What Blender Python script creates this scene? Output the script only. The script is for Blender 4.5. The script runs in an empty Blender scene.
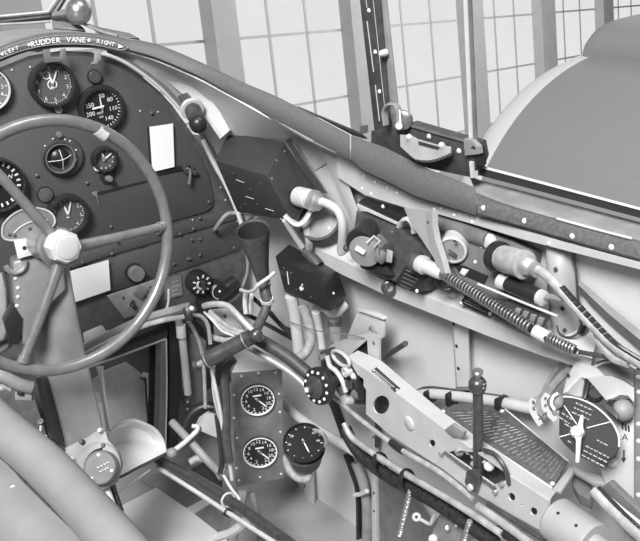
import bpy, bmesh, math, random
from mathutils import Vector as V, Matrix
random.seed(4)
C = bpy.context.scene.collection
rad = math.radians
# ---------------------------------------------------------------- camera basis (found from the vanishing points)
CAM = V((-.37, 0, 1.2)); F = 906.0
CR = V((.843, -.527, -.105)).normalized(); CF = V((.455, .804, -.383)); CF = (CF - CR*CF.dot(CR)).normalized(); CU = CR.cross(CF)
def ray(x, y): return CR*((x-320)/F) + CU*((270.5-y)/F) + CF
def D(x, y, d): return CAM + ray(x, y)*d                     # point at depth d along the view
def DD(l): return [D(*p) for p in l]
def cdir(x, y, z): return (CR*x + CU*y - CF*z).normalized()  # right, up, towards the viewer
class Pl:                                                    # a real plane of the cockpit
    def __init__(s, pt, n, up=(0, 0, 1)):
        s.p = CAM + V(pt); s.n = V(n).normalized(); u = V(up); s.u = (u - s.n*u.dot(s.n)).normalized(); s.r = s.u.cross(s.n)
    def hit(s, x, y, off=0.0):
        d = ray(x, y); t = ((s.p + s.n*off - CAM).dot(s.n))/d.dot(s.n); return CAM + d*t
    def hits(s, pts, off=0.0): return [s.hit(p[0], p[1], off) for p in pts]
    def px(s, x, y): return (s.hit(x, y) - CAM).dot(CF)/F    # metres per pixel there
PAN = Pl((0, 1.55, 0), (0, -1, 0))
WAL = Pl((.861, 0, 0), (-1, -.0875, 0))
QUA = Pl((.66, 0, 0), (-1, 0, 0))
DIA = Pl(ray(260, 420)*1.7, (-.42, -.9, .04))
FLO = Pl((0, 0, -1.19), (0, 0, 1), (0, 1, 0))
def FY(y): return Pl((0, y, 0), (0, -1, 0))
def FX(x): return Pl((x, 0, 0), (-1, 0, 0))
# ---------------------------------------------------------------- materials
MATS = {}
def mat(name, v, rough=.5, metal=0.0, bump=None, mott=None, spec=.5, emit=0, coat=0):
    m = bpy.data.materials.new(name); m.use_nodes = True; nt = m.node_tree; b = nt.nodes['Principled BSDF']
    b.inputs['Base Color'].default_value = (v, v, v, 1); b.inputs['Roughness'].default_value = rough; b.inputs['Metallic'].default_value = metal
    b.inputs['Specular IOR Level'].default_value = spec; b.inputs['Coat Weight'].default_value = coat
    if emit:
        b.inputs['Emission Color'].default_value = (1, 1, 1, 1); b.inputs['Emission Strength'].default_value = emit
    tc = nt.nodes.new('ShaderNodeTexCoord')
    if mott:
        n = nt.nodes.new('ShaderNodeTexNoise'); n.inputs['Scale'].default_value = mott[0]; n.inputs['Detail'].default_value = 6
        r = nt.nodes.new('ShaderNodeMapRange'); a = mott[1]
        r.inputs['From Min'].default_value = .3; r.inputs['From Max'].default_value = .7
        r.inputs['To Min'].default_value = v*(1-a); r.inputs['To Max'].default_value = v*(1+a)
        nt.links.new(tc.outputs['Object'], n.inputs['Vector']); nt.links.new(n.outputs['Fac'], r.inputs['Value']); nt.links.new(r.outputs['Result'], b.inputs['Base Color'])
    if bump:
        n = nt.nodes.new('ShaderNodeTexNoise'); n.inputs['Scale'].default_value = bump[0]; n.inputs['Detail'].default_value = 3
        q = nt.nodes.new('ShaderNodeBump'); q.inputs['Strength'].default_value = bump[1]; q.inputs['Distance'].default_value = .002
        nt.links.new(tc.outputs['Object'], n.inputs['Vector']); nt.links.new(n.outputs['Fac'], q.inputs['Height']); nt.links.new(q.outputs['Normal'], b.inputs['Normal'])
    MATS[name] = m; return m
mat('panel', .075, .6, 0, (700, .5), (500, .35))
mat('panel_smooth', .085, .5, 0, (500, .2), (60, .25))
mat('black', .022, .35); mat('black_matt', .028, .75, 0, (600, .3)); mat('dark', .06, .5, 0, (300, .15), (80, .3)); mat('bundle', .02, .7, 0, (260, 1.0), (160, .8))
mat('mid', .16, .5, 0, None, (40, .2)); mat('coaming', .11, .6, 0, (900, .25), (300, .15)); mat('grey', .27, .5, 0, None, (30, .2))
mat('wall', .63, .42, 0, (500, .12), (9, .05)); mat('light', .56, .42, 0, (500, .12), (30, .06)); mat('pale', .62, .45, 0, None, (60, .08))
mat('white', .86, .6); mat('lume', .8, .6); mat('wheel', .27, .30, .45, (150, .05), (60, .15), .6)
mat('alu', .62, .38, .75, (120, .08), (70, .15)); mat('steel', .42, .3, .8, (150, .1), (120, .25)); mat('dark_steel', .13, .3, .6, (120, .1), (90, .25)); mat('chrome', .75, .16, 1)
mat('column', .27, .32, .15, (90, .05), (25, .15), .6); mat('nacelle', .27, .5, 0, (500, .1), (180, .08)); mat('lip', .72, .55); mat('pad', .22, .42, 0, (220, .08), (30, .08), .5)
mat('cloth', .58, .8, 0, (900, .4), (300, .2)); mat('rubber', .09, .55, 0, (300, .2), (90, .3)); mat('hose', .36, .5, 0, (300, .2), (80, .25)); mat('tube', .55, .3, .35, (90, .06), (60, .25))
mat('hangar', .42, .7, 0, None, (6, .06)); mat('bar', .45, .7)
mat('floor', .34, .55, 0, (60, .1), (14, .1)); mat('firewall', .07, .6, 0, None, (10, .3))
mat('body', .38, .45, 0, (300, .1), (20, .06)); mat('dial', .018, .35); mat('box', .042, .5, 0, (700, .5), (300, .3)); mat('strip_dark', .10, .6, 0, (900, .2), (200, .3)); mat('dial_grey', .10, .4, 0, None, (300, .3))
def glow(name, s):
    m = bpy.data.materials.new(name); m.use_nodes = True; nt = m.node_tree; nt.nodes.clear()
    o = nt.nodes.new('ShaderNodeOutputMaterial'); e = nt.nodes.new('ShaderNodeEmission'); tc = nt.nodes.new('ShaderNodeTexCoord'); n = nt.nodes.new('ShaderNodeTexNoise'); r = nt.nodes.new('ShaderNodeMapRange')
    n.inputs['Scale'].default_value = 1.3; r.inputs['From Min'].default_value = .3; r.inputs['From Max'].default_value = .7
    r.inputs['To Min'].default_value = s*.97; r.inputs['To Max'].default_value = s*1.03
    nt.links.new(tc.outputs['Object'], n.inputs['Vector']); nt.links.new(n.outputs['Fac'], r.inputs['Value']); nt.links.new(r.outputs['Result'], e.inputs['Strength']); nt.links.new(e.outputs['Emission'], o.inputs['Surface'])
    MATS[name] = m
glow('daylit_glass', .78)
def glassmat():
    m = bpy.data.materials.new('clear_glass'); m.use_nodes = True; nt = m.node_tree; nt.nodes.clear()
    o = nt.nodes.new('ShaderNodeOutputMaterial'); t = nt.nodes.new('ShaderNodeBsdfTransparent'); g = nt.nodes.new('ShaderNodeBsdfGlossy'); x = nt.nodes.new('ShaderNodeMixShader'); f = nt.nodes.new('ShaderNodeFresnel')
    t.inputs['Color'].default_value = (.97, .97, .97, 1); g.inputs['Roughness'].default_value = .03; f.inputs['IOR'].default_value = 1.3
    nt.links.new(f.outputs['Fac'], x.inputs['Fac']); nt.links.new(t.outputs['BSDF'], x.inputs[1]); nt.links.new(g.outputs['BSDF'], x.inputs[2]); nt.links.new(x.outputs['Shader'], o.inputs['Surface'])
    MATS['clear_glass'] = m
glassmat()
# ---------------------------------------------------------------- mesh helpers
def smooth_path(P, n=6, closed=False):
    P = [V(p) for p in P]
    if len(P) < 3: return P
    out = []; N = len(P); last = N if closed else N-1
    for i in range(last):
        p1, p2 = P[i], P[(i+1) % N]
        p0 = P[i-1] if (closed or i > 0) else p1*2-p2
        p3 = P[(i+2) % N] if (closed or i+2 < N) else p2*2-p1
        for k in range(n):
            t = k/n; out.append(.5*((2*p1)+(p2-p0)*t+(2*p0-5*p1+4*p2-p3)*t*t+(3*p1-p0-3*p2+p3)*t**3))
    if not closed: out.append(P[-1])
    return out
def basis(axis, up=None):
    z = V(axis).normalized(); u = V(up) if up is not None else (V((0, 0, 1)) if abs(z.z) < .9 else V((0, 1, 0)))
    y = (u - z*u.dot(z)).normalized(); x = y.cross(z); return x, y, z
FONT = {}
class MB:
    def __init__(s): s.bm = bmesh.new()
    def face(s, vs):
        try: return s.bm.faces.new(vs)
        except ValueError: return None
    def prism(s, front, vec, bevel=0):
        f = [s.bm.verts.new(p) for p in front]; b = [s.bm.verts.new(V(p)+V(vec)) for p in front]; n = len(f); fs = [s.face(f), s.face(b[::-1])]
        for i in range(n): fs.append(s.face([f[i], f[i-1], b[i-1], b[i]]))
        fs = [q for q in fs if q]
        bmesh.ops.recalc_face_normals(s.bm, faces=fs)
        if bevel:
            es = list({e for q in fs for e in q.edges}); bmesh.ops.bevel(s.bm, geom=es, offset=bevel, segments=2, profile=.5, affect='EDGES', clamp_overlap=True)
        return s
    def plate(s, pl, pts, off=0.0, th=.003, bevel=0): return s.prism(pl.hits(pts, off), -pl.n*th, bevel)
    def holed(s, outer, holes, vec):
        vec = V(vec); loops = []
        for L in [outer]+holes: loops.append(([s.bm.verts.new(p) for p in L], [s.bm.verts.new(V(p)+vec) for p in L]))
        for k in (0, 1):
            es = []
            for l in loops:
                v = l[k]
                for i in range(len(v)): es.append(s.bm.edges.new((v[i-1], v[i])))
            bmesh.ops.triangle_fill(s.bm, edges=es, use_beauty=True, use_dissolve=False)
        for f, b in loops:
            for i in range(len(f)): s.face([f[i], f[i-1], b[i-1], b[i]])
        bmesh.ops.recalc_face_normals(s.bm, faces=s.bm.faces[:]); return s
    def hexa(s, f4, b4, bevel=0):
        a = [s.bm.verts.new(p) for p in f4]; b = [s.bm.verts.new(p) for p in b4]
        fs = [s.face(a), s.face(b[::-1])]+[s.face([a[i], a[i-1], b[i-1], b[i]]) for i in range(4)]
        bmesh.ops.recalc_face_normals(s.bm, faces=fs)
        if bevel: bmesh.ops.bevel(s.bm, geom=list({e for q in fs for e in q.edges}), offset=bevel, segments=2, profile=.5, affect='EDGES', clamp_overlap=True)
        return s
    def box(s, c, x, y, z, bevel=0):                         # half-axis vectors
        c, x, y, z = V(c), V(x), V(y), V(z)
        return s.hexa([c-x-y+z, c+x-y+z, c+x+y+z, c-x+y+z], [c-x-y-z, c+x-y-z, c+x+y-z, c-x+y-z], bevel)
    def tube(s, P, r, seg=10, closed=False, sm=5, flat=None):
        P = smooth_path(P, sm, closed) if sm else [V(p) for p in P]; N = len(P)
        rr = r if callable(r) else (lambda t: r)
        t0 = (P[1]-P[0]).normalized(); x, y, z = basis(t0); rings = []
        for i in range(N):
            t = (P[(i+1) % N]-P[i-1]) if closed else (P[min(i+1, N-1)]-P[max(i-1, 0)])
            t.normalize(); x = (x - t*x.dot(t)).normalized(); y = t.cross(x); R = rr(i/max(1, N-1))
            rings.append([s.bm.verts.new(P[i]+x*(R*math.cos(2*math.pi*k/seg))+y*((flat or 1)*R*math.sin(2*math.pi*k/seg))) for k in range(seg)])
        for i in range(N if closed else N-1):
            a, b = rings[i], rings[(i+1) % N]
            for k in range(seg): s.face([a[k], a[(k+1) % seg], b[(k+1) % seg], b[k]])
        if not closed: s.face(rings[0][::-1]); s.face(rings[-1])
        return s
    def lathe(s, o, axis, prof, seg=28, up=None, cap0=True):  # prof [(h, r)]
        x, y, z = basis(axis, up); o = V(o); rows = []
        for h, r in prof:
            if r <= 1e-6: rows.append([s.bm.verts.new(o+z*h)]*seg)
            else: rows.append([s.bm.verts.new(o+z*h+(x*math.cos(2*math.pi*k/seg)+y*math.sin(2*math.pi*k/seg))*r) for k in range(seg)])
        for a, b in zip(rows, rows[1:]):
            for k in range(seg):
                q = []
                for v in (a[k], a[(k+1) % seg], b[(k+1) % seg], b[k]):
                    if v not in q: q.append(v)
                if len(q) > 2: s.face(q)
        if cap0 and prof[0][1] > 1e-6: s.face(rows[0][::-1])
        if prof[-1][1] > 1e-6: s.face(rows[-1])
        return s
    def ring(s, o, axis, r0, r1, h0, h1, seg=32, up=None):   # a closed ring: inner r0, outer r1
        x, y, z = basis(axis, up); o = V(o); rows = []
        for h, r in ((h0, r0), (h1, r0), (h1, r1), (h0, r1)):
            rows.append([s.bm.verts.new(o+z*h+(x*math.cos(2*math.pi*k/seg)+y*math.sin(2*math.pi*k/seg))*r) for k in range(seg)])
        for i in range(4):
            a, b = rows[i], rows[(i+1) % 4]
            for k in range(seg): s.face([a[k], a[(k+1) % seg], b[(k+1) % seg], b[k]])
        bmesh.ops.recalc_face_normals(s.bm, faces=s.bm.faces[:]); return s
    def cyl(s, a, b, r, seg=20, bev=.0012):
        a, b = V(a), V(b); h = (b-a).length; e = min(bev, r*.3, h*.3)
        return s.lathe(a, b-a, [(0, r-e), (e, r), (h-e, r), (h, r-e)], seg)
    def sphere(s, c, r, seg=20, sc=(1, 1, 1)):
        return s.lathe(c, (0, 0, 1), [(-r*math.cos(math.pi*i/12)*sc[2], r*math.sin(math.pi*i/12)) for i in range(13)], seg)
    def dome(s, c, n, r, h=.5, seg=12):
        return s.lathe(c, n, [(0, r), (r*h*.6, r*.8), (r*h*.9, r*.45), (r*h, 0)], seg)
    def loft(s, rows, th=0, closed=False):
        g = [[s.bm.verts.new(p) for p in r] for r in rows]
        for a, b in zip(g, g[1:]):
            for k in range(len(a) if closed else len(a)-1): s.face([a[k], a[(k+1) % len(a)], b[(k+1) % len(a)], b[k]])
        if th:
            bmesh.ops.recalc_face_normals(s.bm, faces=s.bm.faces[:]); bmesh.ops.solidify(s.bm, geom=s.bm.faces[:], thickness=th)
        return s
    def text(s, txt, o, x, y, size, center=True):
        x, y = V(x).normalized(), V(y).normalized()
        key = txt
        if key not in FONT:
            cu = bpy.data.curves.new('t', 'FONT'); cu.body = txt; cu.size = 1; cu.resolution_u = 2; ob = bpy.data.objects.new('t', cu); C.objects.link(ob)
            bpy.context.view_layer.update(); me = bpy.data.meshes.new_from_object(ob.evaluated_get(bpy.context.evaluated_depsgraph_get()))
            FONT[key] = ([v.co.copy() for v in me.vertices], [list(p.vertices) for p in me.polygons]); bpy.data.objects.remove(ob); bpy.data.curves.remove(cu); bpy.data.meshes.remove(me)
        vs, fs = FONT[key]
        if not vs: return s
        cx = (min(v.x for v in vs)+max(v.x for v in vs))/2 if center else 0; cy = .34 if center else 0
        nv = [s.bm.verts.new(V(o)+x*((v.x-cx)*size)+y*((v.y-cy)*size)) for v in vs]
        for f in fs: s.face([nv[i] for i in f])
        return s
    def build(s, name, m, parent=None, label=None, kind=None, ang=38):
        bmesh.ops.remove_doubles(s.bm, verts=s.bm.verts[:], dist=1e-6)
        bmesh.ops.recalc_face_normals(s.bm, faces=s.bm.faces[:])
        root = parent; o = V((0, 0, 0))
        if root is not None:
            while root.parent is not None: root = root.parent
            o = root.location.copy()
        elif len(s.bm.verts):
            vs = [v.co for v in s.bm.verts]; o = V(((min(v.x for v in vs)+max(v.x for v in vs))/2, (min(v.y for v in vs)+max(v.y for v in vs))/2, min(v.z for v in vs)))
        for v in s.bm.verts: v.co -= o
        me = bpy.data.meshes.new(name); s.bm.to_mesh(me); s.bm.free(); me.materials.append(MATS[m])
        me.polygons.foreach_set('use_smooth', [True]*len(me.polygons)); me.set_sharp_from_angle(angle=rad(ang))
        ob = bpy.data.objects.new(name, me); C.objects.link(ob)
        if parent is not None: ob.parent = parent
        else: ob.location = o
        if label: ob['label'] = label
        if kind: ob['kind'] = kind
        return ob
def thing(name, label, cat, loc, group=None):
    o = bpy.data.objects.new(name, None); C.objects.link(o); o.empty_display_size = .02; o.location = loc; o['label'] = label; o['category'] = cat
    if group: o['group'] = group
    return o
def solo(mb, name, m, label, cat, group=None, kind=None, ang=38):
    o = mb.build(name, m, ang=ang); o['label'] = label; o['category'] = cat
    if group: o['group'] = group
    if kind: o['kind'] = kind
    return o
def struct(mb, name, m, ang=38): return mb.build(name, m, kind='structure', ang=ang)
def ell(cx, cy, rx, ry, n=24, rot=0):
    c, s_ = math.cos(rad(rot)), math.sin(rad(rot)); out = []
    for k in range(n):
        a = 2*math.pi*k/n; u, v = rx*math.cos(a), ry*math.sin(a); out.append((cx+u*c-v*s_, cy+u*s_+v*c))
    return out
def studs(parent, name, m, pl, pts, r, off=0.0, h=.6):
    """one dome-headed screw part per point, copies of the first"""
    first = None; root = parent
    while root.parent is not None: root = root.parent
    for p in pts:
        w = pl.hit(p[0], p[1], off)
        if first is None: first = MB().dome(w, pl.n, r, h).build(name, m, parent); w0 = w
        else:
            c = first.copy(); C.objects.link(c); c.parent = parent; c.location = w-w0
# ================================================================ SETTING
def lerp_table(tab, x):
    for (x0, y0), (x1, y1) in zip(tab, tab[1:]):
        if x <= x1: return y0+(y1-y0)*(x-x0)/(x1-x0)
    return tab[-1][1]
DT = [(-60, 1.43), (0, 1.47), (60, 1.51), (130, 1.56), (200, 1.545), (280, 1.46), (350, 1.37), (410, 1.29), (470, 1.215), (560, 1.115), (640, 1.045), (720, .98), (820, .90)]
def cd_(x): return lerp_table(DT, x)
# --- hangar wall far beyond
HU = V((.93254101, .33896854, -.12322486)).normalized(); HV = V((.08062187, .13625204, .98756408)); HV = (HV-HU*HV.dot(HU)).normalized(); HN = HU.cross(HV).normalized()   # HN towards us
H0 = CAM+ray(320, 40)*9.0
def hw(u, v, o=0): return H0+HU*u+HV*v+HN*o
if (CAM-H0).dot(HN) < 0: HN = -HN
def hbox(mb, u0, u1, v0, v1, o0, o1): mb.box(hw((u0+u1)/2, (v0+v1)/2, (o0+o1)/2), HU*((u1-u0)/2), HV*((v1-v0)/2), HN*((o1-o0)/2), 0)
pil = [(-7.8, -7.45), (-5.68, -5.35), (-3.6, -3.25), (-1.57, -1.27), (.40, .91), (2.74, 3.14), (4.78, 5.22), (6.98, 7.38), (9.1, 9.5), (11.2, 11.6)]
for i, (a, b) in enumerate(pil):
    mb = MB(); hbox(mb, a, b, -3.2, 3, -.3, .12); struct(mb, 'trim_%d' % (i+1), 'hangar')
for i, ((a, b), (c, d)) in enumerate(zip(pil, pil[1:])):
    n = 3; mb = MB()
    for k in range(n):                                       # glazing bars of one window
        if k: u = b+(c-b)*k/n; hbox(mb, u-.016, u+.016, -3.2, 3, -.05, -.02)
    for v in (-2.6, -1.93, -1.26, -.59, .08, .75, 1.42, 2.09): hbox(mb, b, c, v-.013, v+.013, -.05, -.02)
    w_ = struct(mb, 'window_%d' % (i+1), 'bar')
    mb = MB(); hbox(mb, b, c, -3.2, 3, -.05, -.03); g = mb.build('pane', 'daylit_glass', w_)
    g.location = (0, 0, 0)
    # children of a solo-built mesh are offset by its origin
mb = MB(); hbox(mb, -9, 13, -5.5, -3.2, -.2, .1); struct(mb, 'wall_back', 'hangar')
mb = MB(); mb.box(CAM+V((2, 4, -3.3)), V((14, 0, 0)), V((0, 13, 0)), V((0, 0, .05))); struct(mb, 'ground', 'grey')
# --- cockpit shell
mb = MB()
top = [(330, 140), (350, 150), (410, 182), (470, 203), (560, 232), (640, 252), (840, 310)]
pts = WAL.hits(top, -.004)
pts += [V((pts[-1].x, pts[-1].y, 0)), V((pts[0].x, pts[0].y, 0))]
mb.prism(pts, -WAL.n*.004)
p0 = V((pts[0].x, pts[0].y, 0)); q0 = WAL.hit(330, 140, -.004)
fw = [q0, V((CAM.x+.861-.0875*1.50+.004, 1.50, CAM.z-.42)), V((CAM.x+.861-.0875*2.05, 2.05, CAM.z-.45)), V((CAM.x+.861-.0875*2.05, 2.05, 0)), p0]
mb.prism(fw, -WAL.n*.004)
struct(mb, 'wall_right', 'wall')
mb = MB(); mb.box(CAM+V((.33, 2.07, -.9)), V((.42, 0, 0)), V((0, .01, 0)), V((0, 0, .6))); struct(mb, 'wall_front', 'firewall')
mb = MB(); mb.box(CAM+V((.36, 1.2, -1.2)), V((.46, 0, 0)), V((0, .87, 0)), V((0, 0, .01))); struct(mb, 'floor', 'floor')
mb = MB(); mb.box(CAM+V((-.03, 1.13, -.87)), V((.004, 0, 0)), V((0, .93, 0)), V((0, 0, .32))); struct(mb, 'wall_left', 'wall')
# --- curved skin between the panel frame and the coaming
ctop = [(-40, 66), (-15, 52), (0, 46), (30, 36), (60, 32), (100, 34), (125, 38), (139, 40), (165, 47), (207, 65), (240, 81), (282, 99), (350, 135)]
cbot = [(-40, 84), (-15, 70), (0, 62), (30, 51), (60, 47), (98, 47.5), (120, 50), (135, 53), (158, 60), (195, 76), (225, 92), (268, 116), (350, 160)]
ring_in0 = [(-40, 88), (-15, 76), (0, 68), (30, 56), (60, 51), (90, 52), (104, 55), (120, 62), (140, 75), (158, 90), (172, 105), (190, 130), (206, 155), (218, 176), (230, 205), (237, 225)]
ring_out = [(-40, 82), (-15, 70), (0, 62), (30, 51), (60, 47), (90, 47), (108, 50), (124, 57), (144, 69), (164, 84), (179, 100), (198, 126), (213, 150), (226, 171), (237, 198), (245, 222)]
ring_in = [((a[0]*.45+b[0]*.55), (a[1]*.45+b[1]*.55)) for a, b in zip(ring_in0, ring_out)]
def resample(P, n):
    P = [V(p) for p in P]; L = [0]
    for a, b in zip(P, P[1:]): L.append(L[-1]+(b-a).length)
    out = []
    for i in range(n):
        s = L[-1]*i/(n-1); k = 0
        while k < len(L)-2 and L[k+1] < s: k += 1
        t = (s-L[k])/max(1e-9, L[k+1]-L[k]); out.append(P[k].lerp(P[k+1], t))
    return out
r1 = resample(smooth_path([PAN.hit(x, y, -.01) for x, y in ring_out[3:]], 4), 40)
r2 = resample(smooth_path([D(x, y, cd_(x)+.008) for x, y in cbot[3:-1]]+[WAL.hit(305, 137, .012), WAL.hit(340, 154, .0)], 4), 40)
mid = [(a*.5+b*.5)+V((.012, .0, .008)) for a, b in zip(r1, r2)]
mb = MB(); mb.loft([r1, mid, r2], .003); struct(mb, 'trim_20', 'wall')
# frame ring round the panel
mb = MB()
rows = [PAN.hits(smooth_path([V((x, y, 0)) for x, y in L], 3), o) for L, o in ((ring_in[6:], .004), (ring_out[6:], .004), (ring_out[6:], -.02), (ring_in[6:], -.02))]
mb.loft(rows+[rows[0]]); fr = struct(mb, 'trim_21', 'mid')
mb = MB(); mb.tube(PAN.hits([(100, 53.5), (112, 56.5), (126, 63), (142, 73.5), (158, 86), (172, 100), (180, 109)], .012), .0032, 8); struct(mb, 'trim_25', 'light')
# --- coaming: three rolled strips
def strip(topp, botp, d_off, th, name, m, label):
    T = smooth_path([V((x, y, 0)) for x, y in topp], 4); B = smooth_path([V((x, y, 0)) for x, y in botp], 4)
    rows = []
    for a, b in zip(T, B):
        ta = D(a.x, a.y, cd_(a.x)+d_off+.004); tb = D(b.x, b.y, cd_(b.x)+d_off); vd = ray((a.x+b.x)/2, (a.y+b.y)/2).normalized(); m_ = (ta+tb)/2-vd*.005
        rows.append([ta+vd*th, ta+vd*.003, ta.lerp(m_, .25)-vd*.001, m_, tb.lerp(m_, .25)-vd*.001, tb+vd*.003, tb+vd*th])
    mb = MB(); mb.loft(rows, closed=True); mb.face([]) if False else None
    for r in (0, -1): pass
    t = thing(name, label, 'coaming', D(*botp[len(botp)//2], cd_(botp[len(botp)//2][0])), 'rolled strips of the cockpit coaming')
    mb.build('strip', m, t); return t
arch = strip(ctop, cbot, 0, .012, 'cockpit_coaming', 'coaming', 'long grey coaming strip arching over the instrument panel, with the rudder vane plate')
c2 = strip([(351, 136), (366, 141), (385, 147.5), (410, 160), (435, 171.5), (455, 179), (476, 188)], [(351, 161), (363, 170), (388, 182), (415, 196), (440, 204), (458, 210), (476, 215.5)], 0, .012, 'cockpit_coaming', 'coaming', 'short grey coaming strip below the toothed quadrant of the window')
c3 = strip([(477.5, 193), (500, 202), (518, 208), (560, 219.5), (600, 230), (636, 239.5), (700, 258), (820, 292)], [(477.5, 215.5), (500, 222), (530, 230.5), (580, 245), (610, 253), (640, 261), (700, 279), (820, 314)], -.003, .014, 'cockpit_coaming', 'strip_dark', 'dark scuffed coaming strip with bright screws at the right edge')
cm = Pl(D(540, 222, cd_(540)-.012)-CAM, (-.93, -.3, .2))
for i, (x, y) in enumerate([(484, 208), (525, 221), (573, 236), (612, 247)]):
    mb = MB(); p = D(x, y, cd_(x)-.004); mb.dome(p, -ray(x, y), .0042, .7); mb.build('screw', 'pale', c3)
mb = MB(); mb.tube([D(x, y, cd_(x)-.004) for x, y in [(557, 218.6), (580, 225), (608, 232.5), (632, 238.6)]], .0017, 6); mb.build('worn_edge', 'pale', c3, 'bare worn edge of the strip')
mb = MB(); p = D(461, 153, cd_(461)); 
# nameplate on the arch with its lettering
mb = MB()
NT = [(-20, 60), (0, 50), (20, 42.8), (45, 37), (70, 35), (95, 36.2), (115, 40.5), (121, 42.5)]; NB = [(-20, 69), (0, 59), (20, 51.4), (45, 45.5), (70, 44), (95, 45.2), (115, 49), (122, 50)]
rows = []
for (x0, y0), (x1, y1) in zip(NT, NB):
    d0, d1 = cd_(x0)-.0035, cd_(x1)-.005; rows.append([D(x0, y0, d0), D((x0+x1)/2, (y0+y1)/2, (d0+d1)/2-.004), D(x1, y1, d1)])
tip = D(128, 47.5, cd_(128)-.006)
mb.loft(rows+[[tip, tip, tip]], .001); npl = mb.build('nameplate', 'mid', arch, 'dark nameplate lettered LEFT RUDDER VANE RIGHT')
mb = MB(); mb.tube([D(x, y, cd_(x)-.0075) for x, y in NT]+[tip-ray(128, 47.5)*.002]+[D(x, y, cd_(x)-.0095) for x, y in NB[::-1]], .0007, 5, sm=3); mb.build('border', 'grey', npl, 'pale border line')
bp = smooth_path([V((x, y, 0)) for x, y in [(-20, 64.5), (0, 54.5), (20, 47.2), (45, 41.4), (70, 39.6), (95, 40.8), (115, 44.8), (128, 48.5)]], 8)
def at_x(x):
    k = min(range(len(bp)), key=lambda i: abs(bp[i].x-x)); k = max(1, min(len(bp)-2, k)); return bp[k], (bp[k+1]-bp[k-1]).normalized()
mb = MB()
def arc_text(txt, x0, x1, size):
    n = len(txt)
    for i, ch in enumerate(txt):
        x = x0+(x1-x0)*i/max(1, n-1)
        if ch == ' ': continue
        p, t = at_x(x); d = cd_(x)-.0105; o = D(x, p.y, d); e = D(x+t.x*5, p.y+t.y*5, d)-o
        u = D(x+t.y*5, p.y-t.x*5, d)-o; mb.text(ch, o, e, u, size)
for w_, x0, x1, sz in (('LEFT', 6, 17, .0092), ('RUDDER VANE', 33, 84, .0125), ('RIGHT', 98.5, 113, .0098)):
    mb = MB(); arc_text(w_, x0, x1, sz); mb.build('lettering', 'pale', npl, 'white lettering '+w_)
for x, r in ((29, .0023), (89, .0026)):
    mb = MB(); p, t = at_x(x); mb.lathe(D(x, p.y, cd_(x)-.0105), -ray(x, p.y), [(0, r), (.0004, r*.9)], 12); mb.build('dot', 'white', npl)
for pts in ([(0.2, 54.6), (3.2, 52), (3.4, 55.5)], [(118.5, 44.2), (123.5, 47), (118.2, 48)]):
    mb = MB(); mb.prism([D(x, y, cd_(x)-.0102) for x, y in pts], ray(*pts[0])*.0006); mb.build('arrowhead', 'white', npl)
# deck ahead of the arch
mb = MB(); ar = [D(x, y, cd_(x)+.006) for x, y in ctop[:8]]
mb.loft([[p for p in ar], [p+V((0, .2, -.005)) for p in ar], [p+V((0, .45, -.03)) for p in ar]], .003); struct(mb, 'trim_22', 'grey')
# --- stringer below the coaming and the sill deck above it
tp = [(336, 152), (352, 162), (363, 171), (388, 183), (415, 197), (440, 205), (476, 216), (530, 231), (580, 246), (640, 262), (690, 276), (820, 312)]
bt = [(338, 178), (350, 186), (365, 195.5), (392, 204), (415, 211), (440, 215), (478, 226), (520, 239), (570, 252), (640, 270), (690, 284), (820, 322)]
mb = MB(); rows = [[WAL.hit(*a, -.003), WAL.hit(*a, .024), WAL.hit(*b, .024), WAL.hit(*b, -.003)] for a, b in zip(tp, bt)]
mb.loft(rows, closed=True); st = struct(mb, 'trim_23', 'wall')
t = thing('riveted_stringer', 'pale riveted stringer strip under the grey coaming', 'stringer', WAL.hit(420, 206, .013))
mb = MB(); rows = [[WAL.hit(a[0], a[1]+.5, .0245), WAL.hit(a[0], a[1]+.5, .027), WAL.hit(b[0], b[1]-.5, .027), WAL.hit(b[0], b[1]-.5, .0245)] for a, b in zip(tp, bt)]
mb.loft(rows, closed=True); mb.build('strip', 'light', t)
studs(t, 'rivet', 'white', WAL, [(364, 176), (375, 182.5), (362, 188.5), (387, 187.5), (397, 193), (371, 194), (420, 202), (434, 209.5), (441, 208), (454, 215), (460, 213.5), (472, 222), (549, 243.5), (383, 207)], .0026, .027)
mb = MB(); rows = []
for (a, b) in zip([(470, 176), (480, 180), (520, 190), (560, 201), (640, 222), (690, 236), (820, 274)], [(477, 194), (484, 197), (520, 208.5), (560, 219.5), (636, 239.5), (690, 255), (820, 292)]):
    rows.append([WAL.hit(*a, -.03), WAL.hit(*b, .006)])
mb.loft(rows, .003); struct(mb, 'trim_24', 'grey')
# window track along the sill
t = thing('window_track', 'dark window track with bright top edge running along the right sill', 'rail', WAL.hit(560, 200, -.02))
mb = MB(); a = [(472, 165.5), (520, 178), (580, 194), (640, 210), (690, 224), (820, 262)]; b = [(472, 173.5), (520, 186), (580, 202), (640, 218), (690, 232), (820, 270)]
mb.loft([[WAL.hit(*p, -.012), WAL.hit(*q, -.012), WAL.hit(*q, -.03), WAL.hit(*p, -.03)] for p, q in zip(a, b)], closed=True); mb.build('channel', 'black_matt', t)
mb = MB(); mb.loft([[WAL.hit(p[0], p[1]-2.6, -.012), WAL.hit(p[0], p[1]+.2, -.0105), WAL.hit(p[0], p[1]+.2, -.03), WAL.hit(p[0], p[1]-2.6, -.03)] for p in a], closed=True); mb.build('top_edge', 'light', t, 'bright metal top edge')
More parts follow.
